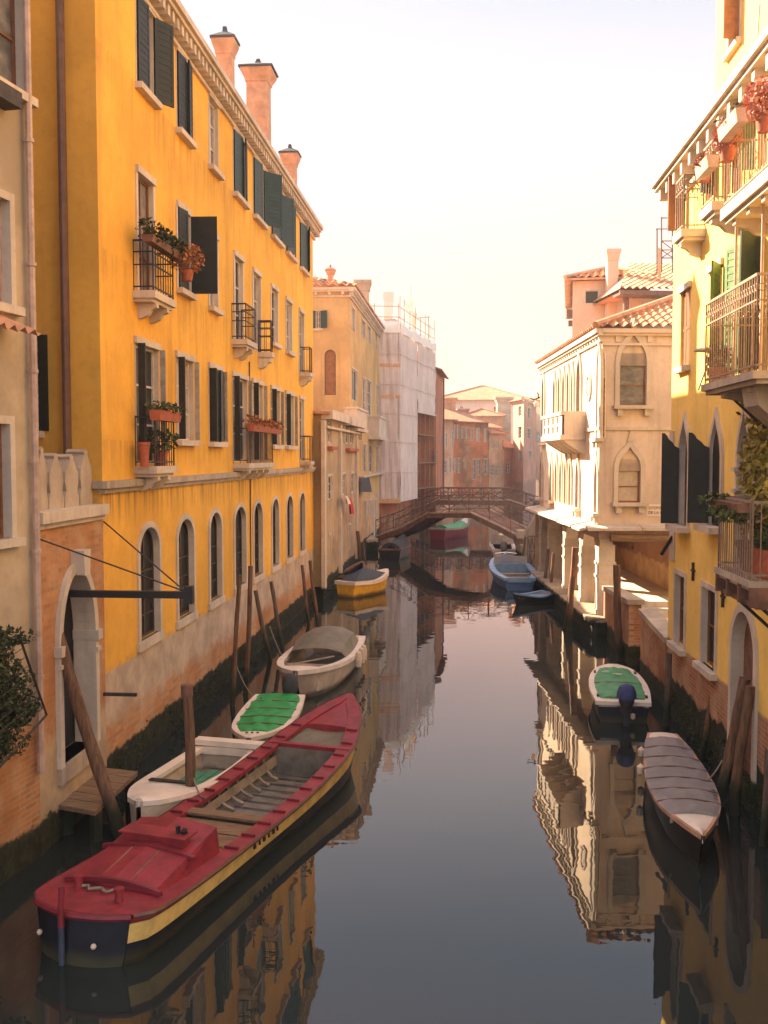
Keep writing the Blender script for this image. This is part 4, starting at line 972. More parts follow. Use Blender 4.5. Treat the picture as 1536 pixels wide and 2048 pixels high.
for t in (.0, .33, .66, .97): mb.fbox(RF, a3 + (b3 - a3) * t, a3 + (b3 - a3) * t + .06, zb3 - .34, zb3 - .08, 0, dep - .02)
mb.fbox(RF, a3, b3, zb3 - .36, zb3 - .30, 0, dep - .1); mb.obj('balcony_beam', M['bridgewood'], Y)
mb = MB()
for u in (a3 + .15, b3 - .15): mb.tube([RF.pt(u, zb3 - .3, .75), RF.pt(u + .05, zb3 - .95, .04)], .025, 5)
mb.obj('brace', M['iron'], Y)
for px, y0, y1 in ((1389, 1125, 1162), (1449, 1176, 1215)):
    mb = MB(); u = RF.u(px, y0); z0_, z1_ = RF.z(px, y1), RF.z(px, y0); mb.fbox(RF, u - .02, u + .02, z0_, z1_, 0, .05); mb.fbox(RF, u - .09, u + .09, (z0_ + z1_) / 2, (z0_ + z1_) / 2 + .04, 0, .05); mb.obj('wall_anchor', M['iron'], Y)
mb = MB(); u = RF.u(1345, 1095); z = RF.z(1345, 1110); mb.fbox(RF, u - .2, u + .25, z - .1, z + .5, -.02, .03); mb.mi = 1; mb.tube([RF.pt(u + .1, z + .4, .02), RF.pt(u - .05, z, .22)], .04, 6); mb.obj('wall_bracket', [M['stone'], M['black']], Y)
mb = MB(); u = RF.u(1345, 880); mb.fbox(RF, 0, .35, RF.z(1345, 886), RF.z(1345, 862), -.02, .03); mb.obj('corner_stone', M['stone'], Y)

# plants and boxes on the balconies
def pot(name, label, c, r, h, fol=None, cat='plant pot', leaf='leaf', fr=None, k=140, s=.05, mat='pot', dz=0):
    t = thing(name, label, cat, c); mb = MB()
    mb.lathe(c, [(0, 0), (r * .7, 0), (r, h * .85), (r * 1.12, h * .86), (r * 1.12, h), (r * .95, h), (r * .9, h * .9), (0, h * .88)]); mb.obj('pot', M[mat], t, True)
    if fol:
        mb = MB(); leaves(mb, Vector(c) + Vector((0, 0, h + fol[2] * .75 + dz)), fol, k, s); mb.obj('foliage', M[leaf], t)
    return t
def trough(name, label, F, u0, u1, z, n0, n1, h, fol, leaf, k, s, mat='pot', over=0.0, cat='flower box'):
    t = thing(name, label, cat, F.pt((u0 + u1) / 2, z, (n0 + n1) / 2)); mb = MB()
    mb.prism([F.pt(u0, z, n0 + .03), F.pt(u0, z, n1 - .03), F.pt(u0, z + h, n1), F.pt(u0, z + h, n0)], F.d * (u1 - u0)); mb.obj('box', M[mat], t)
    mb = MB(); m = max(2, int((u1 - u0) / .3))
    for i in range(m):
        u = u0 + (u1 - u0) * (i + .5) / m
        leaves(mb, F.pt(u + random.uniform(-.08, .08), z + h + fol * .5 - over * random.random(), (n0 + n1) / 2 + over * .3), (.24, .2, fol * random.uniform(.6, 1.15)), int(k / m), s)
    mb.obj('foliage', M[leaf], t); return t
dep = .75
for i, (px, py, r_, lb) in enumerate(((1408, 330, .15, 'round red-flowered plant at the far corner of the small top-floor balcony'), (1455, 275, .21, 'large round red-flowered plant on the rail of the long top balcony'), (1530, 200, .27, 'red-flowered plant highest on the long top balcony, at the picture edge'))):
    off = .62 if i == 0 else .8
    u, z = RF.uz(px, py, off); c = RF.pt(u, z, off); t = thing('red_flower_ball', lb, 'flowers', c - Vector((0, 0, r_)))
    mb = MB(); leaves(mb, c, (r_, r_ * .8, r_ * 1.1), 1100, .032, .3); mb.obj('flowers', M['flower_red'], t)
    mb = MB(); mb.lathe(c - Vector((0, 0, r_ + .12)), [(0, 0), (.09, 0), (.12, .2), (0, .2)], 10); mb.obj('pot', M['pot'], t, True)
for a, b, lb in ((1415, 1440, 'short pale flower box hung on the small top-floor balcony rail'), (1462, 1500, 'long pale flower box hung on the long top balcony rail')):
    n0 = .78 if a > 1440 else .63
    u0_, u1_ = RF.uz(a, 330, n0)[0], RF.uz(b, 300, n0)[0]; zz = zb + .78
    trough('flower_box', lb, RF, u0_, u1_, zz, n0, n0 + .2, .18, .06, 'leaf_dry', 60, .035, 'pipe_pink')
c = RF.pt((a3 + b3) / 2 - .3, zb3, .5)
pot('plant_pot', 'wide dull pot with a thin plant on the low iron balcony', c, .24, .42, (.22, .2, .3), leaf='leaf_dry', k=120, s=.045, mat='bridgewood')
trough('hanging_planter', 'dense grey-green creeper spilling over the rail of the low iron balcony', RF, a3 + .1, b3 - .2, zb3 + .86, .8, 1.02, .12, .1, 'leaf', 420, .045, 'bridgewood', .28)
c = RF.pt(b3 + .12, zb3 + .1, .55); 
t = thing('planter_tub', 'brown wooden tub with a green plant standing at the near end of the low balcony', 'planter', RF.pt(b3 - .4, zb3, .45)); mb = MB(); mb.fbox(RF, b3 - .62, b3 - .18, zb3, zb3 + .38, .25, .68); mb.obj('tub', M['pot'], t); mb = MB(); leaves(mb, RF.pt(b3 - .38, zb3 + .5, .5), (.25, .25, .2), 170, .06); mb.obj('foliage', M['leaf'], t)
t = thing('climbing_vine', 'yellow autumn creeper climbing the lemon-yellow wall at the right edge', 'vine', RF.pt(RF.u(1515, 950), zb3, .2))
mb = MB(); v0, v1 = RF.uz(1505, 950, .2)[0], RF.uz(1575, 950, .2)[0]
for i in range(34):
    s = random.random(); z = RF.z(1510, 1085, .2) + (RF.z(1510, 822, .2) - RF.z(1510, 1085, .2)) * s
    u = v0 + (v1 - v0) * random.random() + (.12 if s < .25 else 0) + (.22 * max(0, s - .75) * 4 if random.random() < .5 else 0)
    leaves(mb, RF.pt(u, z, .2 + .12 * random.random()), (.2, .2, .26), 90, .05)
mb.obj('foliage', M['leaf_yellow'], t)
mb = MB()
for k in range(3): mb.tube([RF.pt(v0 + .35 + .2 * k + .06 * math.sin(j + k), zb3 + .05 + j * .32, .12) for j in range(8)], .02, 5)
mb.obj('stem', M['bridgewood'], t)
for i, (px, py) in enumerate(((1418, 742), (1438, 738))):
    pass
u = RF.uz(1425, 740, .5)[0]
t = thing('balcony_table', 'small white table standing on the wide iron balcony', 'table', RF.pt(u, zb2, .5)); mb = MB(); mb.lathe(RF.pt(u, zb2, .5), [(0, .62), (.3, .62), (.3, .65), (0, .65)], 14); mb.obj('tabletop', M['whiteframe'], t)
for k in range(3):
    mb = MB(); a_ = k * 2.1; mb.tube([RF.pt(u + .22 * math.cos(a_), zb2, .5 + .22 * math.sin(a_)), RF.pt(u, zb2 + .62, .5)], .015, 5); mb.obj('leg', M['whiteframe'], t)
pot('plant_pot', 'dark potted shrub standing on the wide iron balcony beside the white table', RF.pt(u + .55, zb2, .55), .17, .3, (.2, .2, .22), leaf='leaf_dark', k=160)

# ------------------------------------------------------------------ cream gothic palazzo with arcade
KF = Fac((6.66, 42.7), (6.6, 30.6)); KE = Fac((6.6, 30.6), (11.5, 30.75))
ZK0, ZK = 3.32, 9.35
K = thing('cream_palazzo', 'cream gothic palazzo with pointed windows over an arcade at the water', 'palazzo', (8.5, 37, 0))
kx = lambda c: 1060 + c / 4.876
ky = lambda c: 640 + c / 4.876
def kr(cx, wpx, cy0, cy1, rise):
    h = KF.rect(kx(cx - wpx / 2), ky(cy0), kx(cx + wpx / 2), ky(cy1)); h['arch'] = 'ogee'; h['rise'] = rise; return h
up = [kr(138, 22, 460, 905, 1.0), kr(488, 38, 200, 905, 1.1), kr(685, 34, 80, 870, 1.1)]
gu = [kr(c, 22, y, 880, .75) for c, y in ((250, 385), (297, 372), (341, 362), (385, 340))] + [kr(427, 18, 300, 880, .75)]
lo = [kr(117, 22, 1270, 1700, .8), kr(216, 22, 1260, 1700, .8), kr(475, 30, 1215, 1750, .85), kr(660, 32, 1190, 1770, .9)]
gl = [kr(c, 22, 1230, 1700, .8) for c in (268, 312, 358, 404)]
allw = up + gu + lo + gl
# the canal front reads the same storey heights all along
for grp, z0_, z1_ in ((up, 6.05, 8.95), (gu, 6.05, 8.65), (lo, 3.75, 5.45), (gl, 3.75, 5.45)):
    for h in grp: h['z0'], h['z1'] = z0_, z1_
allw.sort(key=lambda h: h['u0'])
for p, q in zip(allw, allw[1:]): pass
mb = MB(); wall(mb, KF, 0, KF.L, ZK0 - .0, ZK, allw, .13)
mb.poly(KF.pt(0, ZK0), KF.pt(0, ZK), KF.pt(0, ZK, -6), KF.pt(0, ZK0, -6)); mb.obj('wall', M['cream'], K)
fw = [KE.rect(1239, 668, 1293, 811, arch='ogee', rise=.95), KE.rect(1236, 893, 1281, 1005, arch='ogee', rise=.75)]
mb = MB(); wall(mb, KE, 0, KE.L, ZK0, ZK, fw, .16); mb.obj('front_wall', M['cream_front'], K)
for h in up + lo: window(KF, K, h, .11, 'glass_pale' if h in lo[:2] else 'glass', 'brownwood', (1, 2), 'stone', .13, 'stone', .22, surn=.07)
for h in gu + gl: window(KF, K, h, .11, 'glass', 'brownwood', (0, 2), 'stone', .10, surn=.07)
for h in up[1:] + lo[2:]:
    for u in (h['u0'], h['u1']):
        mb = MB(); mb.fbox(KF, u - .09, u + .09, h['z0'] - .3, h['z0'] - .11, -.02, .16); mb.obj('bracket', M['stone'], K)
for h, zt in ((fw[0], KE.z(1266, 706)), (fw[1], KE.z(1258, 918))):
    wo_ = window(KE, K, h, .14, 'glass_pale' if h is fw[0] else 'curtain', 'brownwood', (0, 1), 'stone', .14, 'stone', .24, surn=.06)
    mb = MB(); g = dict(h); g['z0'] = zt; panel(mb, KE, g, -.05); mb.poly(KE.pt(h['u0'], zt, -.05), KE.pt(h['u1'], zt, -.05), KE.pt(h['u1'], zt, -.14), KE.pt(h['u0'], zt, -.14)); mb.obj('tympanum', M['cream_front'], wo_)
    um = (h['u0'] + h['u1']) / 2; zt_ = h['z1'] + .2
    mb = MB(); mb.prism([KE.pt(um - .09, zt_ - .05, .0), KE.pt(um + .09, zt_ - .05, .0), KE.pt(um + .03, zt_ + .14, .0), KE.pt(um, zt_ + .28, .0), KE.pt(um - .03, zt_ + .14, .0)], KE.n * .08); mb.obj('finial', M['stone'], wo_)
    for u in (h['u0'], h['u1']):
        mb = MB(); mb.fbox(KE, u - .08, u + .08, h['z0'] - .32, h['z0'] - .11, -.02, .18); mb.obj('bracket', M['stone'], wo_)
zs = KE.z(1250, 857)
mb = MB(); mb.fbox(KE, 0, KE.L, zs - .05, zs + .05, -.02, .07); mb.fbox(KF, 0, KF.L + .07, zs - .05, zs + .05, -.02, .07); mb.obj('string_course', M['stone'], K)
mb = MB(); mb.fbox(KF, KF.L - .28, KF.L + .035, ZK0, ZK - .4, -.02, .035); mb.obj('corner_pilaster', M['stone'], K)
cornice(KF, K, -.1, KF.L + .16, ZK, .20, .40, 'stone', .42); cornice(KE, K, 0, KE.L, ZK, .18, .5, 'cream_front', .9)
# carved roundel
u = KF.u(kx(580), ky(650)); z = KF.z(kx(580), ky(650)); mb = MB()
for r0, r1, n1 in ((.30, .42, .06), (.0, .2, .05)):
    ci = [(u + max(r0, .01) * math.cos(t * .3927), z + max(r0, .01) * 1.1 * math.sin(t * .3927)) for t in range(16)]; co = [(u + r1 * math.cos(t * .3927), z + r1 * 1.1 * math.sin(t * .3927)) for t in range(16)]
    mb.ring(KF, ci, co, -.01, n1, closed=True)
mb.obj('roundel', M['stone'], K)
# stone balcony
b0, b1 = KF.uz(kx(122), ky(1000), .8)[0], KF.uz(kx(310), ky(1000), .8)[0]; zB = KF.z(kx(310), ky(1130), .8); zT = KF.z(kx(310), ky(890), .8)
mb = MB(); mb.fbox(KF, b0, b1, zB - .12, zB + .04, -.02, .85)
for u0_, u1_, n0, n1 in ((b0, b1, .72, .80), (b0 + .02, b0 + .1, 0, .72), (b1 - .1, b1 - .02, 0, .72)): mb.fbox(KF, u0_, u1_, zT - .12, zT, n0 - .03, n1 + .03)
ap = [hole(b0 + .25 + i * (b1 - b0 - .4) / 4, b0 + .25 + i * (b1 - b0 - .4) / 4 + .38, zB + .12 + j * .3, zB + .34 + j * .3) for i in range(4) for j in range(3)]
ap = [h for h in ap if h['z1'] < zT - .14]
wall(mb, KF, b0 + .02, b1 - .02, zB + .04, zT - .12, ap, .07, .79); wall(mb, KF, b0 + .02, b1 - .02, zB + .04, zT - .12, ap, .01, .72)
for u in (b0 + .02, b1 - .09): mb.fbox(KF, u, u + .07, zB + .04, zT - .12, 0, .72)
for i in range(5):
    u = b0 + .1 + i * (b1 - b0 - .35) / 4; mb.prism([KF.pt(u, zB - .12, 0), KF.pt(u, zB - .12, .75), KF.pt(u, zB - .25, .6), KF.pt(u, zB - .5, .2), KF.pt(u, zB - .6, 0)], KF.d * .16)
mb.obj('balcony', M['stone'], K)
# roof
e = .24; zz = ZK + .04
A_ = KF.pt(-.15, zz, e); B_ = Vector((6.6 - e, 30.6 - e, zz)); C_ = KE.pt(KE.L, zz, e); Dn = KF.pt(-.4, zz, -6)
pk = .40; k = 4.6; rb = Vector((6.6 - e + k, 30.6 - e + k, zz + k * pk)); ra = Vector((6.6 - e + k, 43.8, zz + k * pk)); rc = Vector((11.5, 30.6 - e + k, zz + k * pk))
mb = MB(); tileroof(mb, A_, B_, rb, ra, .3, .45, .06); tileroof(mb, B_, C_, rc, rb, .3, .45, .06)
mb.tube([B_ + Vector((0, 0, .05)), rb + Vector((0, 0, .08))], .11, 7); mb.poly(ra, rb, rc, Vector((11.5, 43.8, zz + k * pk)))
mb.obj('roof', M['tile'], K, False)
# arcade: piers, shaped lintels, slab ledge, inner walls
us_ = [KF.L - .02, KF.u(1160, 1130), KF.u(1127, 1120), KF.u(1096, 1110), KF.u(1079, 1100), 0.25]
piers = []
for i, u in enumerate(us_):
    wdt = .36 if i else .5
    mb = MB(); u0_ = u - wdt if i == 0 else u - wdt / 2
    mb.fbox(KF, u0_, u0_ + wdt, .55, ZK0 - .55, -.5, .0); mb.fbox(KF, u0_ - .04, u0_ + wdt + .02, .5, .75, -.54, .04)
    for z in (1.75, 2.15): mb.fbox(KF, u0_ - .04, u0_ + wdt + .02, z, z + .09, -.54, .03)
    mb.prism([KF.pt(u0_ - .35, ZK0 - .38, -.02), KF.pt(u0_ - .05, ZK0 - .85, -.02), KF.pt(u0_ + wdt + (.02 if i == 0 else .05), ZK0 - .85, -.02), KF.pt(u0_ + wdt + (.02 if i == 0 else .35), ZK0 - .38, -.02)], KF.n * -.4)
    mb.obj('pillar', M['stone'] if i < 3 else M['greystone'], K)
mb = MB(); mb.fbox(KF, -.1, KF.L, ZK0 - .38, ZK0 - .02, -.45, -.0); mb.fbox(KE, .1, KE.L, ZK0 - .3, ZK0 - .02, -.35, -.05); mb.obj('lintel', M['pipe_pink'], K)
mb = MB(); nsl = 9
for i in range(nsl):
    a, b = KF.L * i / nsl, KF.L * (i + .98) / nsl; j = random.uniform(-.03, .03)
    mb.prism([KF.pt(a, ZK0 + .09 + j, 0), KF.pt(a, ZK0 - .03 + j, .62 + j), KF.pt(a, ZK0 - .11 + j, .62 + j), KF.pt(a, ZK0 - .02, 0)], KF.d * (b - a))
for i in range(4):
    a, b = KE.L * i / 4 - (.45 if i == 0 else 0), KE.L * (i + .98) / 4; mb.prism([KE.pt(a, ZK0 + .09, 0), KE.pt(a, ZK0, .45), KE.pt(a, ZK0 - .08, .45), KE.pt(a, ZK0 - .02, 0)], KE.d * (b - a))
mb.obj('ledge', M['stone'], K)
mb = MB(); mb.tube([KE.pt(.3, ZK0 - .3, .2), KE.pt(KE.L, ZK0 - .38, .25)], .12, 8); mb.obj('beam', M['wood'], K, True)
AW = Fac((9.35, 46), (9.35, 30.7))
ad = [hole(AW.u(1262, 1090), AW.u(1262, 1090) + .4, 2.0, 2.9), hole(3.0, 4.0, .7, 2.6)]
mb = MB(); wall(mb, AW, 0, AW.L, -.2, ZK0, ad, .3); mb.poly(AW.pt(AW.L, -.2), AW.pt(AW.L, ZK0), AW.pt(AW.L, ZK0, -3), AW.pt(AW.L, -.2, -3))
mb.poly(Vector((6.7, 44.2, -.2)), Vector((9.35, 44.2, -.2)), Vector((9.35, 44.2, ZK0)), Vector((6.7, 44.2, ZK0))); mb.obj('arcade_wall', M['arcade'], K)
for h in ad: window(AW, K, h, .25, 'dark', 'bridgewood', (0, 0))
mb = MB(); mb.poly(Vector((6.62, 30.65, ZK0 - .01)), Vector((11.4, 30.8, ZK0 - .01)), Vector((11.4, 44, ZK0 - .01)), Vector((6.7, 44, ZK0 - .01))); mb.obj('arcade_ceiling', M['wood'], K)
sg = thing('street_sign', 'white painted street name panel with black capitals on the cream front wall', 'sign', KE.pt(KE.u(1312, 1020), KE.z(1312, 1032), .01))
sw0, sw1 = KE.u(1293, 1020), KE.u(1338, 1020); sz0, sz1 = KE.z(1312, 1032), KE.z(1312, 1008.5)
mb = MB(); mb.fbox(KE, sw0, sw1, sz0, sz1, -.01, .012); mb.obj('panel', M['signwhite'], sg)
def text(s, pos, xdir, nrm, size, mat, parent, name='lettering', width=None):
    cu = bpy.data.curves.new('t', 'FONT'); cu.body = s; cu.size = size; cu.extrude = .002
    o = bpy.data.objects.new('t', cu); col.objects.link(o); dg = bpy.context.evaluated_depsgraph_get(); me = bpy.data.meshes.new_from_object(o.evaluated_get(dg)); bpy.data.objects.remove(o)
    x = Vector(xdir).normalized(); n_ = Vector(nrm).normalized(); y = n_.cross(x)
    k = 1.0
    if width: w_ = max(v.co.x for v in me.vertices); k = width / w_
    off = Vector((0, 0, 0)); q = parent
    while q is not None: off = off + q.location; q = q.parent
    for v in me.vertices: v.co = Vector(pos) + x * v.co.x * k + y * v.co.y + n_ * v.co.z - off
    me.materials.clear(); me.materials.append(mat); ob = bpy.data.objects.new(name, me); col.objects.link(ob); ob.parent = parent; return ob
hh = sz1 - sz0
text('SOTOPORTEGO', KE.pt(sw0 + .06, sz0 + hh * .58, .016), KE.d, KE.n, hh * .34, M['ink'], sg, width=(sw1 - sw0) * .92)
text('DE LA CE', KE.pt(sw0 + .05, sz0 + hh * .18, .016), KE.d, KE.n, hh * .34, M['ink'], sg, width=(sw1 - sw0) * .72)

# quay under the arcade, steps, court and brick parapets
mb = MB(); mb.prism([(6.35, 29.6, -.5), (9.4, 29.6, -.5), (9.4, 46, -.5), (6.5, 46, -.5)], (0, 0, 1.05)); mb.fbox(KF, 0, KF.L + .6, .45, .6, -.9, .42); tag(mb.obj('quay', M['quay']), kind='structure')
mb = MB(); q0, q1 = 7.3, 11.4
mb.prism([(q0, 30.3, .45), (q1, 30.3, .45), (q1, 44, .45), (q0, 44, .45)], (0, 0, .62))
for i, (y, z) in enumerate(((29.5, .9), (28.7, .72), (27.8, .6))): mb.prism([(XR(y) + .5, y, -.3), (q1, y, -.3), (q1, y + 1.6 , -.3), (XR(y) + .5, y + 1.6, -.3)], (0, 0, z + .3 + i * .003))
mb.prism([(XR(21.4) + .35, 21.45, -.5), (q1, 21.45, -.5), (q1, 27.8, -.5), (XR(27.8) + .35, 27.8, -.5)], (0, 0, 1.0)); tag(mb.obj('pavement', M['stone']), kind='structure')
def parapet(name, label, y0, y1, z0, z1, flip=False):
    F = Fac((XR(y0), y0), (XR(y1), y1)); t = thing(name, label, 'wall', F.pt(F.L / 2, 0, -.15)); mb = MB()
    pf = [F.pt(0, -.4), F.pt(F.L, -.4), F.pt(F.L, z1), F.pt(0, z0)]; mb.prism(pf, F.n * -.32); mb.obj('wall', M['brick'], t)
    mb = MB(); mb.prism([F.pt(-.05, z0, .05), F.pt(F.L + .05, z1, .05), F.pt(F.L + .05, z1 + .13, .05), F.pt(-.05, z0 + .13, .05)], F.n * -.45); mb.obj('coping', M['greystone'], t)
parapet('brick_parapet', 'brick parapet with a flat stone coping in front of the arcade corner', 30.3, 26.0, 1.42, 1.62)
parapet('brick_parapet', 'brick parapet with a sloping stone coping beside the lemon-yellow house', 24.4, 21.5, 1.62, 1.45)

# ------------------------------------------------------------------ pink house behind the palazzo
PF = Fac((8.4, 45), (8.4 + .983 * 3.2, 45 - .183 * 3.2)); PW = Fac((10.3, 42), (15, 42.4))
ph = [(PF.rect(1169, 580, 1198, 608), dict(sur='stone', glass='glass', bars=(0, 0)))]
p_, rf = house('pink_house', 'pink house with a square window and a stout chimney rising behind the palazzo roof', PF, 0, 3.2, PF.z(1160, 562), 8, 'pinkrear', ph, 'hip', 'tile', .36, eave=.35, corr=True)
mb = MB(); zw = PW.z(1300, 580, .9); wall(mb, PW, 0, PW.L, 8, zw); mb.poly(PW.pt(0, 8), PW.pt(0, zw), PW.pt(0, zw, -3), PW.pt(0, 8, -3)); mb.obj('wing_wall', M['pinkrear'], p_)
mb = MB(); tileroof(mb, PW.pt(-.8, zw + .05, .9), PW.pt(PW.L, zw + .05, .9), PW.pt(PW.L, zw + 2.2, -5), PW.pt(1.6, zw + 2.2, -5), .3, .45, .06)
mb.poly(PW.pt(-.8, zw + .05, .9), PW.pt(1.6, zw + 2.2, -5), PW.pt(-.8, zw + .05, -5)); mb.poly(PW.pt(-.8, zw - .08, .85), PW.pt(PW.L, zw - .08, .85), PW.pt(PW.L, zw - .08, -3), PW.pt(-.8, zw - .08, -3)); mb.obj('wing_roof', M['tile'], p_)
mb = MB(); mb.fbox(PW, -.8, PW.L, zw - .2, zw - .02, .8, .92); mb.fbox(PW, -.8, PW.L, zw - .2, zw - .1, 0, .8); mb.obj('eave_board', M['pipe_brown'], p_)
mb = MB(); u = PW.uz(1252, 600, .1)[0]; mb.tube([PW.pt(u, 8, .1), PW.pt(u, zw - .2, .1)], .13, 8); mb.obj('downpipe', M['pipe_brown'], p_, True)
p = wy(1224, 520, 44.2); chimney(rf, (p.x, p.y), .46, 11.5, wy(1224, 500, 44.2).z, 'pinkrear', 1.3, .5, 'open')
mb = MB(); p = wy(1143, 626, 45.2); mb.cbox((p.x - .1, p.y, p.z - .25), .28, .3, .4); p = wy(1143, 648, 45.2); mb.cbox((p.x - .05, p.y, p.z - .1), .2, .2, .25); mb.obj('wall_box', M['pipe_brown'], p_)
t = thing('roof_scaffold', 'thin steel scaffold tower standing on the pink roof beside the lemon-yellow house', 'scaffold', wy(1330, 540, 43))
mb = MB()
for px, y0, y1 in ((1314, 458, 545), (1323, 434, 545), (1345, 434, 545)): mb.tube([wy(px, y1, 43), wy(px, y0, 43)], .035, 5)
for y in (436, 458, 482, 500, 516): mb.tube([wy(1323 if y < 450 else 1312 if y < 470 else 1323, y, 43), wy(1360, y, 43.2)], .022, 5)
for a, b in (((1323, 482), (1346, 500)), ((1323, 516), (1346, 500)), ((1323, 500), (1346, 516))): mb.tube([wy(*a, 43), wy(*b, 43)], .02, 5)
mb.obj('frame', M['iron'], t)
mb = MB(); mb.grid([[wy(1316 + 6 * i, 495 + j * 20 + 3 * math.sin(i * 2), 42.9) for i in range(2)] for j in range(4)]); mb.obj('cloth', M['netband'], t)
# lamp on a curly bracket at the far corner of the palazzo
t = thing('street_lamp', 'white street lantern under a curly iron bracket at the far palazzo corner', 'lamp', KF.pt(.1, 7.6, .3))
c0 = KF.pt(.0, KF.z(1080, 795) , .02); mb = MB(); c1 = wy(1066, 797, 43.6); c2 = wy(1075, 786, 43.6)
mb.tube([wy(1082, 793, 43.6), wy(1076, 797, 43.6), wy(1066, 799, 43.6), wy(1061, 796, 43.6)], .035, 6); mb.tube([wy(1076, 797, 43.6), wy(1077, 789, 43.6), wy(1074, 785, 43.6)], .03, 6); mb.tube([wy(1073, 798, 43.6), wy(1073, 803, 43.6)], .015, 5); mb.obj('bracket', M['iron'], t)
mb = MB(); q = wy(1073, 815, 43.6); mb.lathe(q, [(0, 0), (.08, .02), (.13, .18), (.05, .28), (0, .3)], 10); mb.obj('lantern', M['signwhite'], t, True)
# stair parapet and gate by the near bridge
t = thing('stair_parapet', 'sloping stone stair parapet with a pale end block beside the near bridge', 'wall', wy(1062, 1080, 47)); mb = MB()
pa, pb = wy(1046, 1066, 50), wy(1076, 1016, 45.2)
sd = Vector((.35, .35, 0)); mb.prism([pa, pb, pb - Vector((0, 0, .22)), pa - Vector((0, 0, .22))], sd); mb.cbox(pa - Vector((0, 0, .25)), .6, .6, .4); mb.obj('coping', M['stone'], t)
mb = MB(); mb.prism([pa - Vector((0, 0, .22)), pb - Vector((0, 0, .22)), Vector((pb.x, pb.y, .4)), Vector((pa.x, pa.y, .4))], sd * .8); mb.obj('wall', M['greystone'], t)
t = thing('iron_gate', 'rusty iron lattice gate at the far end of the quay', 'gate', wy(1064, 1110, 44.6)); mb = MB()
g0, g1 = wy(1056, 1072, 45.0), wy(1073, 1072, 44.4); gb0, gb1 = Vector((g0.x, g0.y, .55)), Vector((g1.x, g1.y, .55))
for s in (0, .25, .5, .75, 1): mb.tube([gb0.lerp(gb1, s), g0.lerp(g1, s)], .02, 5)
for s in (.0, .5, 1): mb.tube([gb0.lerp(g0, s), gb1.lerp(g1, s)], .022, 5)
for s in (0, .5): mb.tube([gb0.lerp(gb1, s), g0.lerp(g1, s + .5)], .016, 5); mb.tube([gb0.lerp(gb1, s + .5), g0.lerp(g1, s)], .016, 5)
mb.obj('lattice', M['pipe_brown'], t)

# ------------------------------------------------------------------ the two timber bridges
def bridge(name, label, A, B, prof, width, railh, edge, xs, thick=.32, rk=1.0, rmat='bridgewood'):
    A, B = Vector((A[0], A[1], 0)), Vector((B[0], B[1], 0)); x = (B - A).normalized(); L = (B - A).length; y = Vector((-x.y, x.x, 0))
    t = thing(name, label, 'bridge', (A + B) / 2)
    def P(s, n, dz=0):
        for (s0, z0), (s1, z1) in zip(prof, prof[1:]):
            if s <= s1 + 1e-6: return A + x * (L * s) + y * n + Vector((0, 0, z0 + (z1 - z0) * (s - s0) / (s1 - s0) + dz))
        return A + x * (L * s) + y * n + Vector((0, 0, prof[-1][1] + dz))
    ss = sorted({s for s, _ in prof} | {i / 24 for i in range(25)})
    mb = MB(); mb.grid([[P(s, 0), P(s, width)] for s in ss]); mb.grid([[P(s, 0, -.12), P(s, width, -.12)] for s in ss]); mb.obj('deck', M['bridgewood'], t)
    for n_ in (-.08, width):
        mb = MB()
        for s0, s1 in zip(ss, ss[1:]): mb.prism([P(s0, n_, .0), P(s1, n_, .0), P(s1, n_, -thick * (1 + .7 * abs(s1 - .5))), P(s0, n_, -thick * (1 + .7 * abs(s0 - .5)))], y * .08)
        mb.obj('beam', M['bridgewood'], t)
        mb = MB()
        for s0, s1 in zip(ss, ss[1:]): mb.prism([P(s0, n_ - .03, .06), P(s1, n_ - .03, .06), P(s1, n_ - .03, .0), P(s0, n_ - .03, .0)], y * .14)
        mb.obj('edge_board', M[edge], t)
        mb = MB(); k = xs
        for i in range(k + 1): mb.tube([P(i / k, n_ + .04, -.1), P(i / k, n_ + .04, railh)], .055 * rk, 6)
        for s0, s1 in zip(ss, ss[1:]):
            for dz, r_ in ((railh, .05), (railh * .2, .035), (railh * .62, .028)): mb.tube([P(s0, n_ + .04, dz), P(s1, n_ + .04, dz)], r_ * rk, 5, False)
        for i in range(k):
            mb.tube([P(i / k, n_ + .04, railh * .2), P((i + 1) / k, n_ + .04, railh)], .03 * rk, 5, False); mb.tube([P((i + 1) / k, n_ + .04, railh * .2), P(i / k, n_ + .04, railh)], .03 * rk, 5, False)
        mb.obj('railing', M[rmat], t)
    return t
bridge('footbridge', 'near arched timber footbridge with a pale deck edge over the canal', (-.45, 58.6), (7.65, 51.2), [(0, .75), (.18, 1.35), (.36, 2.28), (.64, 2.42), (.82, 1.75), (1, 1.0)], 1.7, 1.0, 'bridgelit', 8, thick=.24, rk=.5)
bridge('footbridge', 'far flat-topped timber footbridge with crossed railings', (.8, 76.5), (12.2, 74.3), [(0, .9), (.29, 2.15), (.76, 2.15), (1, 1.2)], 1.8, .92, 'bridgelit', 14, rk=.8)
mb = MB(); mb.prism([(7.0, 49.6, -.5), (8.8, 49.6, -.5), (8.8, 53, -.5), (7.0, 53, -.5)], (0, 0, 1.45)); tag(mb.obj('quay', M['quay']), kind='structure')
mb = MB(); mb.prism([(-1.9, 57.4, -.5), (-.35, 57.4, -.5), (-.35, 60.6, -.5), (-1.9, 60.6, -.5)], (0, 0, 1.2)); tag(mb.obj('quay', M['quay']), kind='structure')
mb = MB(); mb.prism([(11.8, 72, -.5), (15, 72, -.5), (15, 78, -.5), (11.8, 78, -.5)], (0, 0, 1.6)); tag(mb.obj('quay', M['quay']), kind='structure')

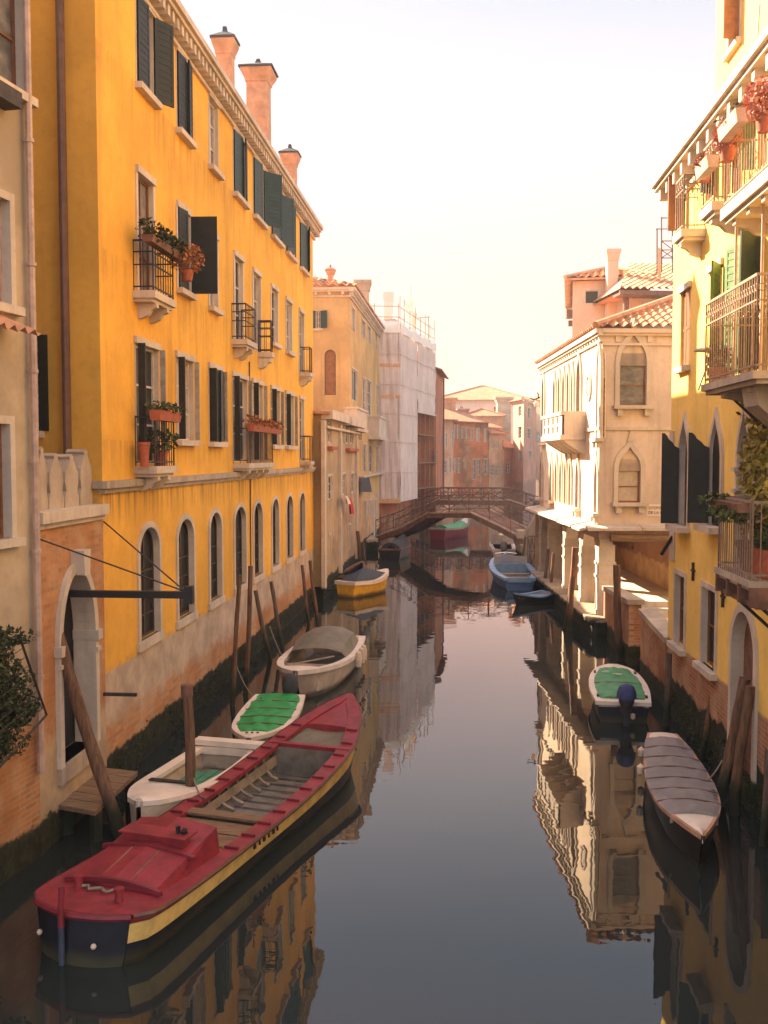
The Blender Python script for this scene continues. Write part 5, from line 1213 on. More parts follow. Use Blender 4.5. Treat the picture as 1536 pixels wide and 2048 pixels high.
# ------------------------------------------------------------------ boats
def prof(t, pts):
    for (a, va), (b, vb) in zip(pts, pts[1:]):
        if t <= b + 1e-9:
            s = (t - a) / (b - a) if b > a else 0; s = s * s * (3 - 2 * s) if False else s
            return va + (vb - va) * s
    return pts[-1][1]
def smooth(pts, t):
    # Catmull-Rom through (t, v)
    n = len(pts)
    for i in range(n - 1):
        if t <= pts[i + 1][0] + 1e-9:
            a = pts[max(i - 1, 0)]; b = pts[i]; c = pts[i + 1]; d = pts[min(i + 2, n - 1)]
            s = (t - b[0]) / (c[0] - b[0]); mb_ = (c[1] - a[1]) / max(c[0] - a[0], 1e-6) * (c[0] - b[0]); mc = (d[1] - b[1]) / max(d[0] - b[0], 1e-6) * (c[0] - b[0])
            return (2 * s**3 - 3 * s**2 + 1) * b[1] + (s**3 - 2 * s**2 + s) * mb_ + (-2 * s**3 + 3 * s**2) * c[1] + (s**3 - s**2) * mc
    return pts[-1][1]
class Boat:
    """stern at s=0, bow at s=1; beam: half width along the boat, sheer: gunwale height"""
    def __init__(b, name, label, stern, bow, beam, sheer, cat='boat', rake=0.0, group=None, ns=28, sr=0.0):
        b.S = Vector((stern[0], stern[1], 0)); v = Vector((bow[0] - stern[0], bow[1] - stern[1], 0)); b.L = v.length; b.x = v.normalized(); b.y = Vector((-b.x.y, b.x.x, 0))
        b.beam, b.sheer = beam, sheer; b.rake = rake; b.sr = sr
        b.t = thing(name, label, cat, b.S + v / 2, group); b.ss = [i / ns for i in range(ns + 1)]
    def hb(b, s): return max(0.012, smooth(b.beam, s))
    def zh(b, s): return smooth(b.sheer, s)
    def P(b, s, y, z):
        k = -b.sr * max(0, 1 - s / .06) * (1 - min(1, (y / max(b.hb(s), .01)) ** 2)) if b.sr else 0
        return b.S + b.x * (b.L * s + k) + b.y * y + Vector((0, 0, z))
    def sec(b, s, side, fr, wl=.80):
        h = b.hb(s); z = b.zh(s); ov = b.rake * (max(0, s - .6) / .4) ** 2
        return b.P(s - ov * (1 - fr) / b.L, side * h * (wl + (1 - wl) * fr ** .7), z * fr)
    def hull(b, mat='navy', bands=None, wl=.80, name='hull'):
        fr = [1, .83, .44, .36, .2, 0]
        mb = MB()
        for sd in (1, -1):
            rows = []
            for s in b.ss: rows.append([b.sec(s, sd, f, wl) for f in fr] + [b.P(s, sd * b.hb(s) * wl * .7, -.18), b.P(s, 0, -.2)])
            i0 = len(mb.f); mb.grid(rows)
            if bands:
                for q in range(i0, len(mb.f)):
                    c = (q - i0) % 7
                    for k, lim in enumerate(bands):
                        if c in lim: mb.m[q] = k + 1
        s = 0
        l = [b.sec(0, 1, f, wl) for f in fr]; r = [b.sec(0, -1, f, wl) for f in fr]; mb.grid([[p.lerp(q, j / 8) - b.x * (b.sr * (1 - (j / 4 - 1) ** 2) + (.015 if b.sr else 0)) for j in range(9)] for p, q in zip(l, r)])
        mats = [M[x] for x in (mat if isinstance(mat, (list, tuple)) else [mat])]
        return mb.obj(name, mats, b.t, True)
    def rail(b, mat, wdt=.12, th=.05, out=.03, s0=0, s1=1, name='gunwale', transom=True, dz=0.0):
        mb = MB(); ss = [s for s in b.ss if s0 <= s <= s1]
        for sd in (1, -1):
            rows = []
            for s in ss:
                h = b.hb(s); z = b.zh(s) + dz; i = max(h - wdt, .0)
                rows.append([b.P(s, sd * (h + out), z - th), b.P(s, sd * (h + out), z + .012), b.P(s, sd * i, z + .012), b.P(s, sd * i, z - th)])
            mb.grid(rows)
        if transom and s0 == 0 and not b.sr:
            h = b.hb(0); z = b.zh(0) + dz; mb.box(b.P(0, -h - out, z - th) - b.x * out, b.y * 2 * (h + out), b.x * (wdt + out), (0, 0, th + .01))
        return mb.obj(name, M[mat], b.t)
    def deck(b, mat, s0, s1, inset=.05, crown=.06, dz=.0, name='deck', n=9, seams=0, seammat=None, k=10, wr=0.0):
        if wr: n, k = 21, 34
        mb = MB(); rows = []
        for i in range(k + 1):
            s = s0 + (s1 - s0) * i / k; h = max(b.hb(s) - inset, .005); z = b.zh(s) + dz
            rows.append([b.P(s, h * (2 * j / (n - 1) - 1), z + crown * (1 - (2 * j / (n - 1) - 1) ** 2) + (wr * (.6 * math.sin(j * .9 + 2.2 * math.sin(i * .35)) + .5 * math.sin(i * .8 + j * .5 + 1.3 * math.sin(j * .7)) - .9 * abs(math.sin(math.pi * (seams + 1) * i / k))) if wr else 0)) for j in range(n)])
        mb.grid(rows)
        for e in (rows[0], rows[-1]): mb.grid([e, [p - Vector((0, 0, .12 + crown * .3)) for p in e]])
        o = mb.obj(name, M[mat], b.t, True)
        if seams:
            m2 = MB()
            for q in range(seams):
                s = s0 + (s1 - s0) * (q + 1) / (seams + 1); h = max(b.hb(s) - inset, .005); z = b.zh(s) + dz
                m2.tube([b.P(s, h * (2 * j / (n - 1) - 1), z + crown * (1 - (2 * j / (n - 1) - 1) ** 2) + .004) for j in range(n)], .011, 5)
            m2.obj('seam', M[seammat or 'bridgewood'], o)
        return o
    def floor(b, mat, z=.12, s0=.03, s1=.94, k=.82, name='floor', inner=True, innermat=None):
        mb = MB(); ss = [s for s in b.ss if s0 <= s <= s1]
        mb.grid([[b.P(s, -b.hb(s) * k, z), b.P(s, 0, z - .01), b.P(s, b.hb(s) * k, z)] for s in ss]); o = mb.obj(name, M[mat], b.t)
        if inner:
            mb = MB()
            for sd in (1, -1): mb.grid([[b.P(s, sd * (b.hb(s) - .05), b.zh(s) - .01), b.P(s, sd * (b.hb(s) * .94 - .05), b.zh(s) * .55), b.P(s, sd * (b.hb(s) * k), z - .01)] for s in ss])
            for s in (ss[0], ss[-1]): mb.poly(b.P(s, -b.hb(s) + .05, b.zh(s) - .02), b.P(s, b.hb(s) - .05, b.zh(s) - .02), b.P(s, b.hb(s) * k, z), b.P(s, -b.hb(s) * k, z))
            mb.obj('lining', M[innermat or mat], b.t)
        return o
    def thwart(b, s, w_, mat, dz=-.08, th=.04, name='thwart'):
        mb = MB(); h = b.hb(s) - .04; mb.box(b.P(s, -h, b.zh(s) + dz - th) - b.x * w_ / 2, b.y * 2 * h, b.x * w_, (0, 0, th)); return mb.obj(name, M[mat], b.t)
    def outboard(b, y=0.0, cowl='black', rag=None, sc_=1.0, tilt=0, dz=0):
        z = b.zh(0) + dz; k = sc_; c = b.P(0, y, z) - b.x * .16 * k
        mb = MB(); rows = []
        for zz, rx, ry in ((-.02, .16, .12), (.06, .2, .15), (.2, .2, .15), (.3, .17, .13), (.35, .10, .08), (.36, .01, .01)):
            rows.append([c + b.x * (rx * k * math.cos(a * .5236) - .02 * k) + b.y * (ry * k * math.sin(a * .5236)) + Vector((0, 0, zz * k)) for a in range(13)])
        mb.grid(rows); o = mb.obj('outboard_motor', M[cowl], b.t, True)
        mb = MB(); mb.box(c - b.x * .07 * k - b.y * .05 * k - Vector((0, 0, .75 * k)), b.x * .14 * k, b.y * .1 * k, (0, 0, .75 * k)); mb.box(c - b.x * .02 - b.y * .1 * k - Vector((0, 0, .2 * k)), b.x * .2 * k, b.y * .2 * k, (0, 0, .18 * k)); mb.obj('motor_leg', M['darkcloth'], o)
        if rag:
            mb = MB(); rows = []
            for zz, r_ in ((.13, .225), (.24, .215), (.34, .17), (.385, .09), (.39, .01)):
                rows.append([c + b.x * ((r_ + .012 * math.sin(a * 2.1 + zz * 9)) * k * math.cos(a * .3142) - .02 * k) + b.y * ((r_ * .82 + .014 * math.sin(a * 1.7)) * k * math.sin(a * .3142)) + Vector((0, 0, (zz + (.02 * math.sin(a * 2.6) if zz < .2 else 0)) * k)) for a in range(21)])
            mb.grid(rows); mb.obj('rag', M[rag], o, True)
        return o

# ---- long red workboat
st = (-3.30, 10.72); bw = (-.63, 18.5)
b = Boat('workboat', 'long red open workboat with a yellow side strip and a raised red engine hatch', st, bw,
         [(0, .60), (.012, .70), (.03, .76), (.10, .79), (.35, .79), (.6, .79), (.78, .72), (.88, .54), (.95, .30), (1, .02)], [(0, .55), (.2, .48), (.5, .46), (.75, .60), (.9, .84), (1, 1.06)], rake=.5, ns=48, sr=.16)
b.hull(['navy', 'dark_red', 'yellow_paint'], [(0,), (1,)], .86)
# the strip stops short of the navy transom
b.rail('red_paint', .22, .05, .03)
mb = MB()
for sd in (1, -1):
    rows = []
    for s in [x for x in b.ss if x >= 0]: rows.append([b.P(s, sd * (b.hb(s) + .034), b.zh(s) + .02), b.P(s, sd * (b.hb(s) + .052), b.zh(s) - .01), b.P(s, sd * (b.hb(s) + .034), b.zh(s) - .04)])
    mb.grid(rows)
mb.obj('rubbing_strake', M['pipe_brown'], b.t)
mb = MB(); mb.tube([b.P(0, b.hb(0) * (1 - j / 6) * 1.03, b.zh(0) - .015) - b.x * .012 for j in range(13)], .04, 7); mb.obj('stern_rail', M['dark_red'], b.t, True)
b.deck('red_paint', 0, .14, .02, .03, .0, 'stern_deck', k=14)
for q, (y0_, s_) in enumerate(((-.3, .035), (.34, .05))):
    mb = MB(); mb.lathe(b.P(s_, y0_, b.zh(s_) + .02), [(0, 0), (.05, 0), (.045, .12), (.06, .13), (.06, .16), (0, .165)], 10); mb.obj('bollard', M['red_paint'], b.t, True)
def hatch(s0, s1, h0, h1, w0, w1, z0, name, mat, drop=0):
    mb = MB(); r0 = [b.P(s0, -w0, z0), b.P(s0 + .01, -w0 + .05, z0 + h0), b.P(s0 + .01, 0, z0 + h0 + .07), b.P(s0 + .01, w0 - .05, z0 + h0), b.P(s0, w0, z0)]
    r1_ = [b.P(s1, -w1, z0), b.P(s1 - drop, -w1 + .05, z0 + h1), b.P(s1 - drop, 0, z0 + h1 + .07), b.P(s1 - drop, w1 - .05, z0 + h1), b.P(s1, w1, z0)]
    mb.grid([r0, r1_]); mb.poly(*r0); mb.poly(*r1_[::-1]); return mb.obj(name, M[mat], b.t)
zd = .50
ht = hatch(.06, .245, .14, .36, .60, .60, zd - .06, 'engine_hatch', 'red_paint', .0)
mb = MB()
for y0_ in (-.19, .19): mb.tube([b.P(.07, y0_, zd + .115), b.P(.152, y0_, zd + .235)], .012, 5)
mb.obj('seam', M['bridgewood'], ht)
def hz(s): return zd - .06 + .14 + (s - .07) / .175 * .22
for s, w_ in ((.064, .64), (.155, .64)):
    mb = MB(); mb.prism([b.P(s, w_ * (j / 5 - 1), hz(s) + .07 * (1 - (j / 5 - 1) ** 2) + .015) for j in range(11)] + [b.P(s, w_ * (1 - j / 5), hz(s) + .07 * (1 - (j / 5 - 1) ** 2) - .04) for j in range(11)], b.x * .05); mb.obj('hatch_rib', M['dark_red'], ht)
mb = MB(); mb.box(b.P(.172, -.42, hz(.172) + .03), b.y * .84, b.x * .12, (0, 0, .10)); mb.box(b.P(.167, -.47, hz(.172) + .13), b.y * .94, b.x * .3, (0, 0, .02)); mb.obj('hatch_lid', M['red_paint'], ht)
mb = MB(); mb.tube([b.P(.187, -.28, hz(.172) + .14), b.P(.187, -.28, hz(.172) + .24)], .03, 7); mb.tube([b.P(.19, -.36, hz(.172) + .14), b.P(.187, -.36, hz(.172) + .2)], .04, 7); mb.obj('exhaust_pipe', M['black'], ht)
for sd in (1, -1):
    mb = MB(); mb.grid([[b.P(s, sd * .58, zd - .06), b.P(s, sd * (b.hb(s) - .18), b.zh(s) - .0)] for s in (.13, .17, .21, .245, .26)]); mb.obj('side_deck', M['red_paint'], b.t)
mb = MB()
for i in range(6): mb.box(b.P(.258 + i * .026, -b.hb(.35) + .1, .36 + .06 * (i == 5) + .008 * (i % 2)), b.y * (2 * b.hb(.35) - .2), b.x * .195, (0, 0, .035))
mb.obj('cross_planks', M['wood'], b.t)
b.floor('boatgrey', .10, .40, .76, .74, 'floor', True, 'boatgrey')
mb = MB()
for i in range(9): s = .44 + i * .035; mb.poly(b.P(s, -.5, .112), b.P(s, .5, .112), b.P(s + .004, .5, .112), b.P(s + .004, -.5, .112))
mb.obj('floor_seam', M['black'], b.t)
for sd in (1, -1):
    for i in range(8):
        s = .45 + i * .037; mb = MB(); h = b.hb(s); q = [b.P(s, sd * (h - .10), b.zh(s) - .04), b.P(s, sd * (h * .93 - .10), b.zh(s) * .5), b.P(s, sd * (h * .72 - .06), .16), b.P(s, sd * (h * .5), .125)]; mb.tube(q, .03, 5); mb.obj('rib', M['rib'], b.t)
    mb = MB(); mb.grid([[b.P(s, sd * (b.hb(s) * .93 - .12), b.zh(s) * .72), b.P(s, sd * (b.hb(s) * .9 - .12), b.zh(s) * .42)] for s in [.43 + i * .0325 for i in range(11)]]); mb.obj('stringer', M['rib'], b.t)
s = .757; mb = MB(); h = b.hb(s) - .1; mb.poly(b.P(s, -h, .1), b.P(s, h, .1), b.P(s, h, b.zh(s) - .02), b.P(s, -h, b.zh(s) - .02)); mb.obj('bulkhead', M['grey_tarp'], b.t)
mb = MB(); mb.box(b.P(.755, -b.hb(.757), b.zh(.757) - .05), b.y * 2 * b.hb(.757), b.x * .12, (0, 0, .075)); mb.obj('cross_beam', M['red_paint'], b.t)
b.deck('olive_tarp', .77, .865, .16, -.04, -.08, 'canvas'); b.deck('red_paint', .86, .985, .1, .03, -.03, 'foredeck')
for sd in (1, -1):
    for i in range(11):
        s = .26 + i * .058
        if s > .92: continue
        mb = MB(); mb.box(b.P(s, sd * (b.hb(s) - .20) - .0, b.zh(s) + .012), b.y * sd * .19, b.x * .035, (0, 0, .035)); mb.obj('rail_block', M['dark_red'], b.t)
mb = MB(); q = b.P(0, .12, 0) - b.x * .08
mb.tube([q + Vector((0, 0, .42)), q + Vector((0, 0, .6)), q + b.x * .02 + Vector((0, 0, .86))], .036, 8); mb.obj('rudder_head', M['dark_red'], b.t)
mb = MB(); mb.tube([q + Vector((0, 0, -.3)), q + Vector((0, 0, .43))], .034, 8); mb.obj('rudder_post', M['blue_tarp'], b.t)
for y0_ in (.48, -.28): mb = MB(); mb.lathe(b.P(-.010, y0_, .26), [(0, -.032), (.022, -.024), (.032, 0), (.022, .024), (0, .032)], 12); mb.obj('stern_light', M['fender'], b.t)
mb = MB(); mb.tube([b.P(.05 + .004 * math.sin(j * 2), .3 - .06 * j, zd + .09 + .01 * math.sin(j * 3)) for j in range(8)], .018, 5); mb.obj('rope', M['rope'], b.t)
# dark registration marks on the yellow strip, too worn to read
for i, s in enumerate((.315, .335, .350, .369, .385, .402)):
    mb = MB(); h = b.hb(s); z = b.zh(s); mb.box(b.P(s, -(h * .995) - .012, z * .70), b.x * (.05 if i % 2 == 0 else .02), b.y * .02, (0, 0, .055)); mb.obj('mark', M['ink'], b.t)

# ---- cream motorboat beside the pole
b = Boat('motorboat', 'cream open motorboat with green floorboards moored between the wall and the red workboat', (-2.62, 17.25), (-3.50, 14.0), [(0, .55), (.3, .6), (.6, .57), (.8, .47), (.92, .3), (.97, .19), (1, .04)], [(0, .46), (.5, .46), (1, .58)], ns=24)
b.hull('white_hull'); b.floor('boatgrey', .10, .06, .8, .8, innermat='white_hull'); b.rail('white_boat', .15, .06)
b.deck('white_boat', .72, .995, .0, .04, .012, 'foredeck'); b.deck('white_boat', .0, .10, .0, .02, .012, 'stern_deck')
mb = MB(); mb.box(b.P(.03, -.62, .5), b.y * 1.24, b.x * .22, (0, 0, .09)); mb.obj('stern_locker', M['white_boat'], b.t)
for q, y0_ in enumerate((-.36, -.22, -.05, .12, .3)):
    mb = MB(); mb.box(b.P(.25 + .03 * (q % 2), y0_, .2 + .015 * q), b.x * 1.25, b.y * .13, (0, 0, .035)); mb.obj('floorboard', M['green_wood'], b.t)
mb = MB(); mb.box(b.P(.70, -.34, .565), b.x * .10, b.y * .62, (0, 0, .02)); mb.obj('hatch', M['black'], b.t)
# ---- green-covered boat, left bank
b = Boat('covered_boat', 'small white boat under a bright green tarpaulin on the left bank', (-2.2, 20.95), (-2.38, 17.35), [(0, .50), (.25, .56), (.5, .56), (.72, .48), (.88, .28), (1, .015)], [(0, .44), (.6, .44), (1, .54)], rake=.35)
b.hull('white_hull'); b.rail('white_boat', .08, .06); b.deck('white_boat', .80, .99, .05, .02, 0, 'foredeck')
b.deck('green_tarp', .01, .845, .055, .035, .012, 'tarpaulin', seams=4, seammat='bridgewood', wr=.014)
for y0_ in (-.1, 0, .1): mb = MB(); mb.box(b.P(.90, y0_ - .02, .545), b.x * .05, b.y * .04, (0, 0, .012)); mb.obj('mark', M['ink'], b.t)
b.outboard(.18, 'darkcloth', None, 1.15)
# ---- white boat with canvas hood
b = Boat('hooded_boat', 'white boat with a grey canvas hood and pale fenders behind the green-covered one', (-1.25, 27.2), (-1.98, 22.1), [(0, .72), (.3, .86), (.6, .84), (.8, .66), (.92, .4), (1, .03)], [(0, .58), (.5, .56), (1, .70)], rake=.35)
b.hull('white_hull'); b.floor('boatgrey', .14, .05, .9, .8, innermat='white_hull'); b.rail('white_boat', .14, .09)
b.deck('white_boat', .86, .99, .06, .02, 0, 'foredeck')
mb = MB(); rows = []
for s, k in ((.12, .2), (.16, .42), (.30, .54), (.46, .50), (.56, .22)):
    h = b.hb(s) * .86; rows.append([b.P(s, h * c_, b.zh(s) + k * zz) for c_, zz in ((-1, 0), (-.85, .6), (-.4, .95), (0, 1.0), (.4, .95), (.85, .6), (1, 0))])
mb.grid(rows); mb.obj('canvas_hood', M['olive_tarp'], b.t, True)
b.thwart(.70, .28, 'rib'); mb = MB(); mb.tube([b.P(.62, .5, .66), b.P(.86, -.25, .70)], .02, 5); mb.obj('oar', M['rib'], b.t)
for s, y_ in ((.30, 1), (.38, 1), (.47, 1)):
    mb = MB(); p = b.P(s, (b.hb(s) + .09), .5); mb.lathe(p - Vector((0, 0, .3)), [(0, 0), (.08, .06), (.09, .3), (.06, .42), (.0, .46)], 10); mb.obj('fender', M['fender'], b.t, True)
# ---- yellow boat with blue tarp
b = Boat('yellow_boat', 'yellow boat with a white rail and a peaked dark blue tarp near the mossy bank', (-1.5, 38.65), (.12, 41.0), [(0, .46), (.3, .56), (.6, .54), (.85, .34), (1, .03)], [(0, .62), (.5, .60), (1, .86)], rake=.2)
b.hull('yellow_hull', wl=.75); b.rail('white_boat', .14, .12, .04); b.deck('white_boat', .84, .99, .06, .02, 0, 'foredeck')
mb = MB(); ap = b.P(.42, 0, 1.08); ba = [b.P(s, sd * (b.hb(s) - .1), b.zh(s) + .02) for s, sd in ((.05, 1), (.45, 1), (.82, 1), (.82, -1), (.45, -1), (.05, -1))]
for i in range(6): m_ = (ba[i] + ba[(i + 1) % 6]) / 2; mb.poly(ba[i], ba[(i + 1) % 6], ap.lerp(m_, .12))
mb.poly(*[ap.lerp((ba[i] + ba[(i + 1) % 6]) / 2, .12) for i in range(6)])
for i in range(6): mb.poly(ap.lerp((ba[i] + ba[(i + 1) % 6]) / 2, .12), ba[(i + 1) % 6], ap.lerp((ba[(i + 1) % 6] + ba[(i + 2) % 6]) / 2, .12))
mb.obj('tarp', M['blue_tarp'], b.t)
# ---- grey-covered boat, right
b = Boat('covered_boat', 'slim white-ended boat under a grey canvas cover by the right bank poles', (5.08, 18.0), (4.18, 12.85), [(0, .25), (.12, .34), (.35, .46), (.55, .49), (.75, .41), (.9, .20), (1, .012)], [(0, .44), (.5, .42), (1, .52)], rake=.3, ns=32)
b.hull('black', wl=.72); b.rail('terracotta', .035, .05, .012); b.deck('white_boat', .0, .12, .03, .02, .005, 'stern_deck'); b.deck('white_boat', .80, .995, .035, .025, .005, 'foredeck')
b.deck('grey_tarp', .085, .835, -.02, .06, .015, 'canvas_cover', seams=6, seammat='bridgewood', wr=.010)
for s in (.62, .43):
    mb = MB(); p = b.P(s - .25, -(b.hb(s - .25) + .07), .40); mb.lathe(p - Vector((0, 0, .16)), [(0, 0), (.055, .05), (.06, .16), (0, .22)], 10); mb.obj('fender', M['fender'], b.t, True)
cv = b.t
for i, (s, w_) in enumerate(((.60, .09), (.64, .12), (.655, .06), (.68, .11))):     # worn dark letters at the cover's edge
    mb = MB(); h = b.hb(s) + .02; q0 = h * .80; q1 = h * .93
    def dz_(y_): return b.zh(s) + .018 + .06 * (1 - (y_ / h) ** 2) + .006
    mb.poly(b.P(s, q0, dz_(q0)), b.P(s, q1, dz_(q1)), b.P(s + .010, q1, dz_(q1)), b.P(s + .006, q0, dz_(q0))); mb.obj('mark', M['ink'], b.t)
# ---- green-covered boat, right, with outboard
b = Boat('covered_boat', 'boat under a faded green tarp with an outboard wrapped in blue cloth', (4.93, 20.35), (5.45, 23.6), [(0, .53), (.3, .60), (.6, .58), (.82, .46), (.93, .30), (1, .08)], [(0, .44), (.6, .46), (1, .54)])
b.hull('navy', wl=.85); b.rail('white_boat', .10, .07); b.deck('white_boat', .84, .99, .02, .02, .004, 'foredeck'); b.deck('white_boat', 0, .09, .02, .0, .006, 'stern_deck')
tp = b.deck('green_tarp_old', .07, .87, .09, .03, .022, 'tarpaulin', seams=1, wr=.012)
for s, y_, l_ in ((.70, .30, .16), (.73, .24, .1), (.66, .05, .2), (.64, -.02, .1)):
    mb = MB(); q = b.P(s, y_, b.zh(s) + .085); mb.box(q, b.x * .03 + b.y * .02, b.y * -l_, (0, 0, .008)); mb.obj('paint_mark', M['signwhite'], tp)
for s in (.1, .75):
    for sd in (1, -1): mb = MB(); mb.box(b.P(s, sd * (b.hb(s) - .06) - .03, b.zh(s) + .01), b.x * .14, b.y * .05, (0, 0, .04)); mb.obj('cleat', M['black'], b.t)
b.outboard(-.05, 'darkcloth', 'blue_rag', 1.05, dz=.0)
mb = MB(); p = b.P(0, -.18, .12) - b.x * .2; mb.lathe(p, [(0, 0), (.05, .04), (.05, .12), (0, .15)], 8); mb.obj('float', M['fender'], b.t)
# ---- light blue motorboat
b = Boat('blue_motorboat', 'light blue motorboat with a white windscreen moored at the arcade quay', (5.55, 40.7), (5.72, 47.2), [(0, .62), (.25, .88), (.55, .92), (.8, .72), (.93, .4), (1, .04)], [(0, .50), (.5, .58), (1, .85)], rake=.4)
b.hull('blue_deep', wl=.8); b.floor('wood', .2, .06, .6, .8, innermat='blue_paint'); b.rail('blue_paint', .22, .10); b.deck('blue_paint', .58, .98, .08, .10, .0, 'foredeck')
mb = MB(); rows = [[b.P(.60 + .05 * (1 - c_ * c_), b.hb(.6) * .85 * c_, b.zh(.6) + .05) for c_ in (-1, -.6, 0, .6, 1)], [b.P(.56 + .05 * (1 - c_ * c_), b.hb(.6) * .8 * c_, b.zh(.6) + .42) for c_ in (-1, -.6, 0, .6, 1)]]
mb.grid(rows); mb.obj('windscreen', M['whitesheet'], b.t, True)
for s in (.16, .34): b.thwart(s, .4, 'rib', -.1)
mb = MB(); mb.box(b.P(0, -.48, .34) - b.x * .12, b.y * .96, b.x * .1, (0, 0, .2)); mb.obj('stern_panel', M['blue_paint'], b.t)
mb = MB(); mb.grid([[b.P(.88 + .06 * i, y_, b.zh(.9) + .10 + .12 * (1 - abs(y_))) for y_ in (-.5, -.25, 0, .25, .5)] for i in range(2)]); mb.obj('bow_cover', M['whitesheet'], b.t, True)
# ---- cream boat under the bridge
b = Boat('motorboat', 'cream cabin motorboat with a yellow cover and an outboard beneath the near bridge', (6.35, 52.9), (6.75, 57.8), [(0, .58), (.3, .66), (.6, .62), (.85, .4), (1, .04)], [(0, .55), (.5, .62), (1, .8)])
b.hull('white_hull'); b.rail('white_boat', .16, .12); b.floor('black', .2, .03, .5, .8); b.deck('yellow_paint', .5, .97, .06, .18, .1, 'cover')
mb = MB(); rows = [[b.P(.46, b.hb(.46) * c_, b.zh(.46) + .02), b.P(.5, b.hb(.46) * .85 * c_, b.zh(.46) + .5)] for c_ in (-1, -.5, 0, .5, 1)]; mb.grid(rows); mb.obj('windscreen', M['whiteframe'], b.t)
b.outboard(0, 'grey_tarp', None, 1.2)
# ---- small flat blue boat
b = Boat('skiff', 'small flat blue skiff with a dark hull lying crosswise off the quay', (6.28, 37.9), (4.75, 36.7), [(0, .36), (.4, .50), (.75, .34), (1, .02)], [(0, .34), (.5, .28), (1, .46)], rake=.2)
b.hull(['black', 'blue_deep'], [(0,)], wl=.75); b.floor('blue_paint', .24, .03, .9, .9, innermat='white_hull'); b.rail('blue_paint', .08, .04); b.thwart(.5, .2, 'white_boat', -.03)
# ---- far red boat
b = Boat('red_boat', 'red-hulled boat with a green tarp and a raised white bow beyond the near bridge', (3.5, 65.5), (5.9, 69.6), [(0, .6), (.4, .75), (.8, .5), (1, .04)], [(0, .75), (.5, .7), (.8, .9), (1, 1.5)], rake=.2)
b.hull('dark_red'); b.rail('rib', .14, .1); b.deck('green_tarp_old', .1, .75, .12, .2, .02, 'tarpaulin'); b.deck('white_boat', .8, .98, .05, .02, 0, 'foredeck')
# ---- dark boats at the mossy bank
b = Boat('dark_boat', 'dark tarpaulin-covered boat half hidden in shade at the left end of the near bridge', (.3, 52.6), (1.2, 57.2), [(0, .6), (.4, .75), (.8, .45), (1, .03)], [(0, .6), (.6, .6), (1, .85)])
b.hull('black'); b.rail('bridgewood', .1, .08); b.deck('darkcloth', .05, .9, .08, .3, .02, 'tarpaulin')
b = Boat('dark_boat', 'dark low boat moored tight to the mossy wall behind the yellow boat', (-1.75, 42.3), (-1.0, 46.5), [(0, .4), (.4, .5), (.8, .3), (1, .03)], [(0, .4), (.6, .4), (1, .6)])
b.hull('black'); b.rail('bridgewood', .1, .08); b.floor('black', .15)

# ------------------------------------------------------------------ mooring poles
def pole(label, base, top, r=.09, mat='pole', cap=None, dt=0.0, name='mooring_pole', zt=None):
    p0 = wz(*base); y = p0.y + dt; p1 = wy(top[0], top[1], y)
    d = (p0 - p1).normalized(); t = thing(name, label, 'pole', p0)
    mb = MB(); k = 9; pts = []; a = random.uniform(0, 6); sg_ = (p0 - p1).length
    for i in range(k + 1):
        s = i / k; q = (p0 + d * .7).lerp(p1, s) + Vector((math.sin(a + s * 4), math.cos(a * 2 + s * 3), 0)) * r * .35 * math.sin(math.pi * s); pts.append(q)
    mb.tube(pts, [r * (1.0 + .06 * math.sin(3 * i + a) - .12 * i / k) for i in range(k + 1)], 9)
    mb.obj('shaft', M[mat], t, True)
    if cap:
        c = MB(); q = (p1 - p0).normalized(); c.tube([p1 - q * cap[1], p1 + q * .02], r * 1.08, 9); c.obj('cap', M[cap[0]], t, True)
    return t
pole('thick leaning pole crossing the arched water gate above the landing stage', (241, 1674), (104, 1232), .10)
pole('upright brown pole with a dark top rising beside the cream motorboat', (385, 1640), (373, 1372), .085, cap=('bridgewood', .16))
pole('thin pole nearest the green-covered boat on the left bank', (464, 1412), (480, 1150), .055)
pole('tallest thin pole in front of the fourth arched window', (491, 1386), (501, 1132), .06)
pole('leaning pole left of the twin pair behind the hooded white boat', (540, 1322), (511, 1181), .065, 'pole2')
pole('leaning pole just beyond the hooded white boat, its foot touching the hood', (566, 1298), (542, 1163), .065, 'pole2')
pole('thin leaning pole at the far end of the orange-yellow house', (618, 1248), (604, 1130), .06)
pole('thin leaning pole in front of the corner of the low stone house', (636, 1262), (620, 1121), .06)
pole('brown pole leaning on the low stone house near the ochre corner', (722, 1142), (715, 1062), .10)
pole('thinner brown pole beside the one leaning at the ochre house', (732, 1144), (726, 1085), .06)
pole('thick pole with a white painted band in front of the arcade', (1140, 1262), (1151, 1096), .10, cap=('bridgewood', .9))
pole('dark pole leaning against the banded one at the arcade', (1128, 1258), (1147, 1130), .06, 'pole2')
pole('thin dark pole at the arcade steps, left of a pair', (1086, 1186), (1097, 1098), .07, 'pole2')
pole('thin brown pole at the arcade steps, right of a pair', (1102, 1196), (1107, 1106), .07)
pole('thin pole rising between the light blue motorboat and the iron gate', (1041, 1140), (1051, 1074), .055, 'pole2')
pole('short post at the foot of the iron gate', (1057, 1156), (1062, 1118), .06, 'pole2')
pole('thick pole standing before the brick parapet with the flat coping', (1243, 1262 + 60), (1233, 1130), .11)
pole('thin stick in the dark gap between the two brick parapets', (1270, 1344), (1302, 1264), .03, 'pole2')
pole('dark thin pole propped beside the sloping parapet', (1307, 1378), (1324, 1266), .04, 'pole2')
pole('dark pole leaning on the sloping parapet corner', (1313, 1376), (1334, 1256), .06, 'pole2')
pole('stout pole at the near foot of the sloping parapet', (1331, 1452), (1338, 1306), .075, 'pole2')
pole('slender pale-topped pole between the second ground window and the round arched door', (1403, 1520), (1435, 1314), .06, cap=('pipe_brown', .25))
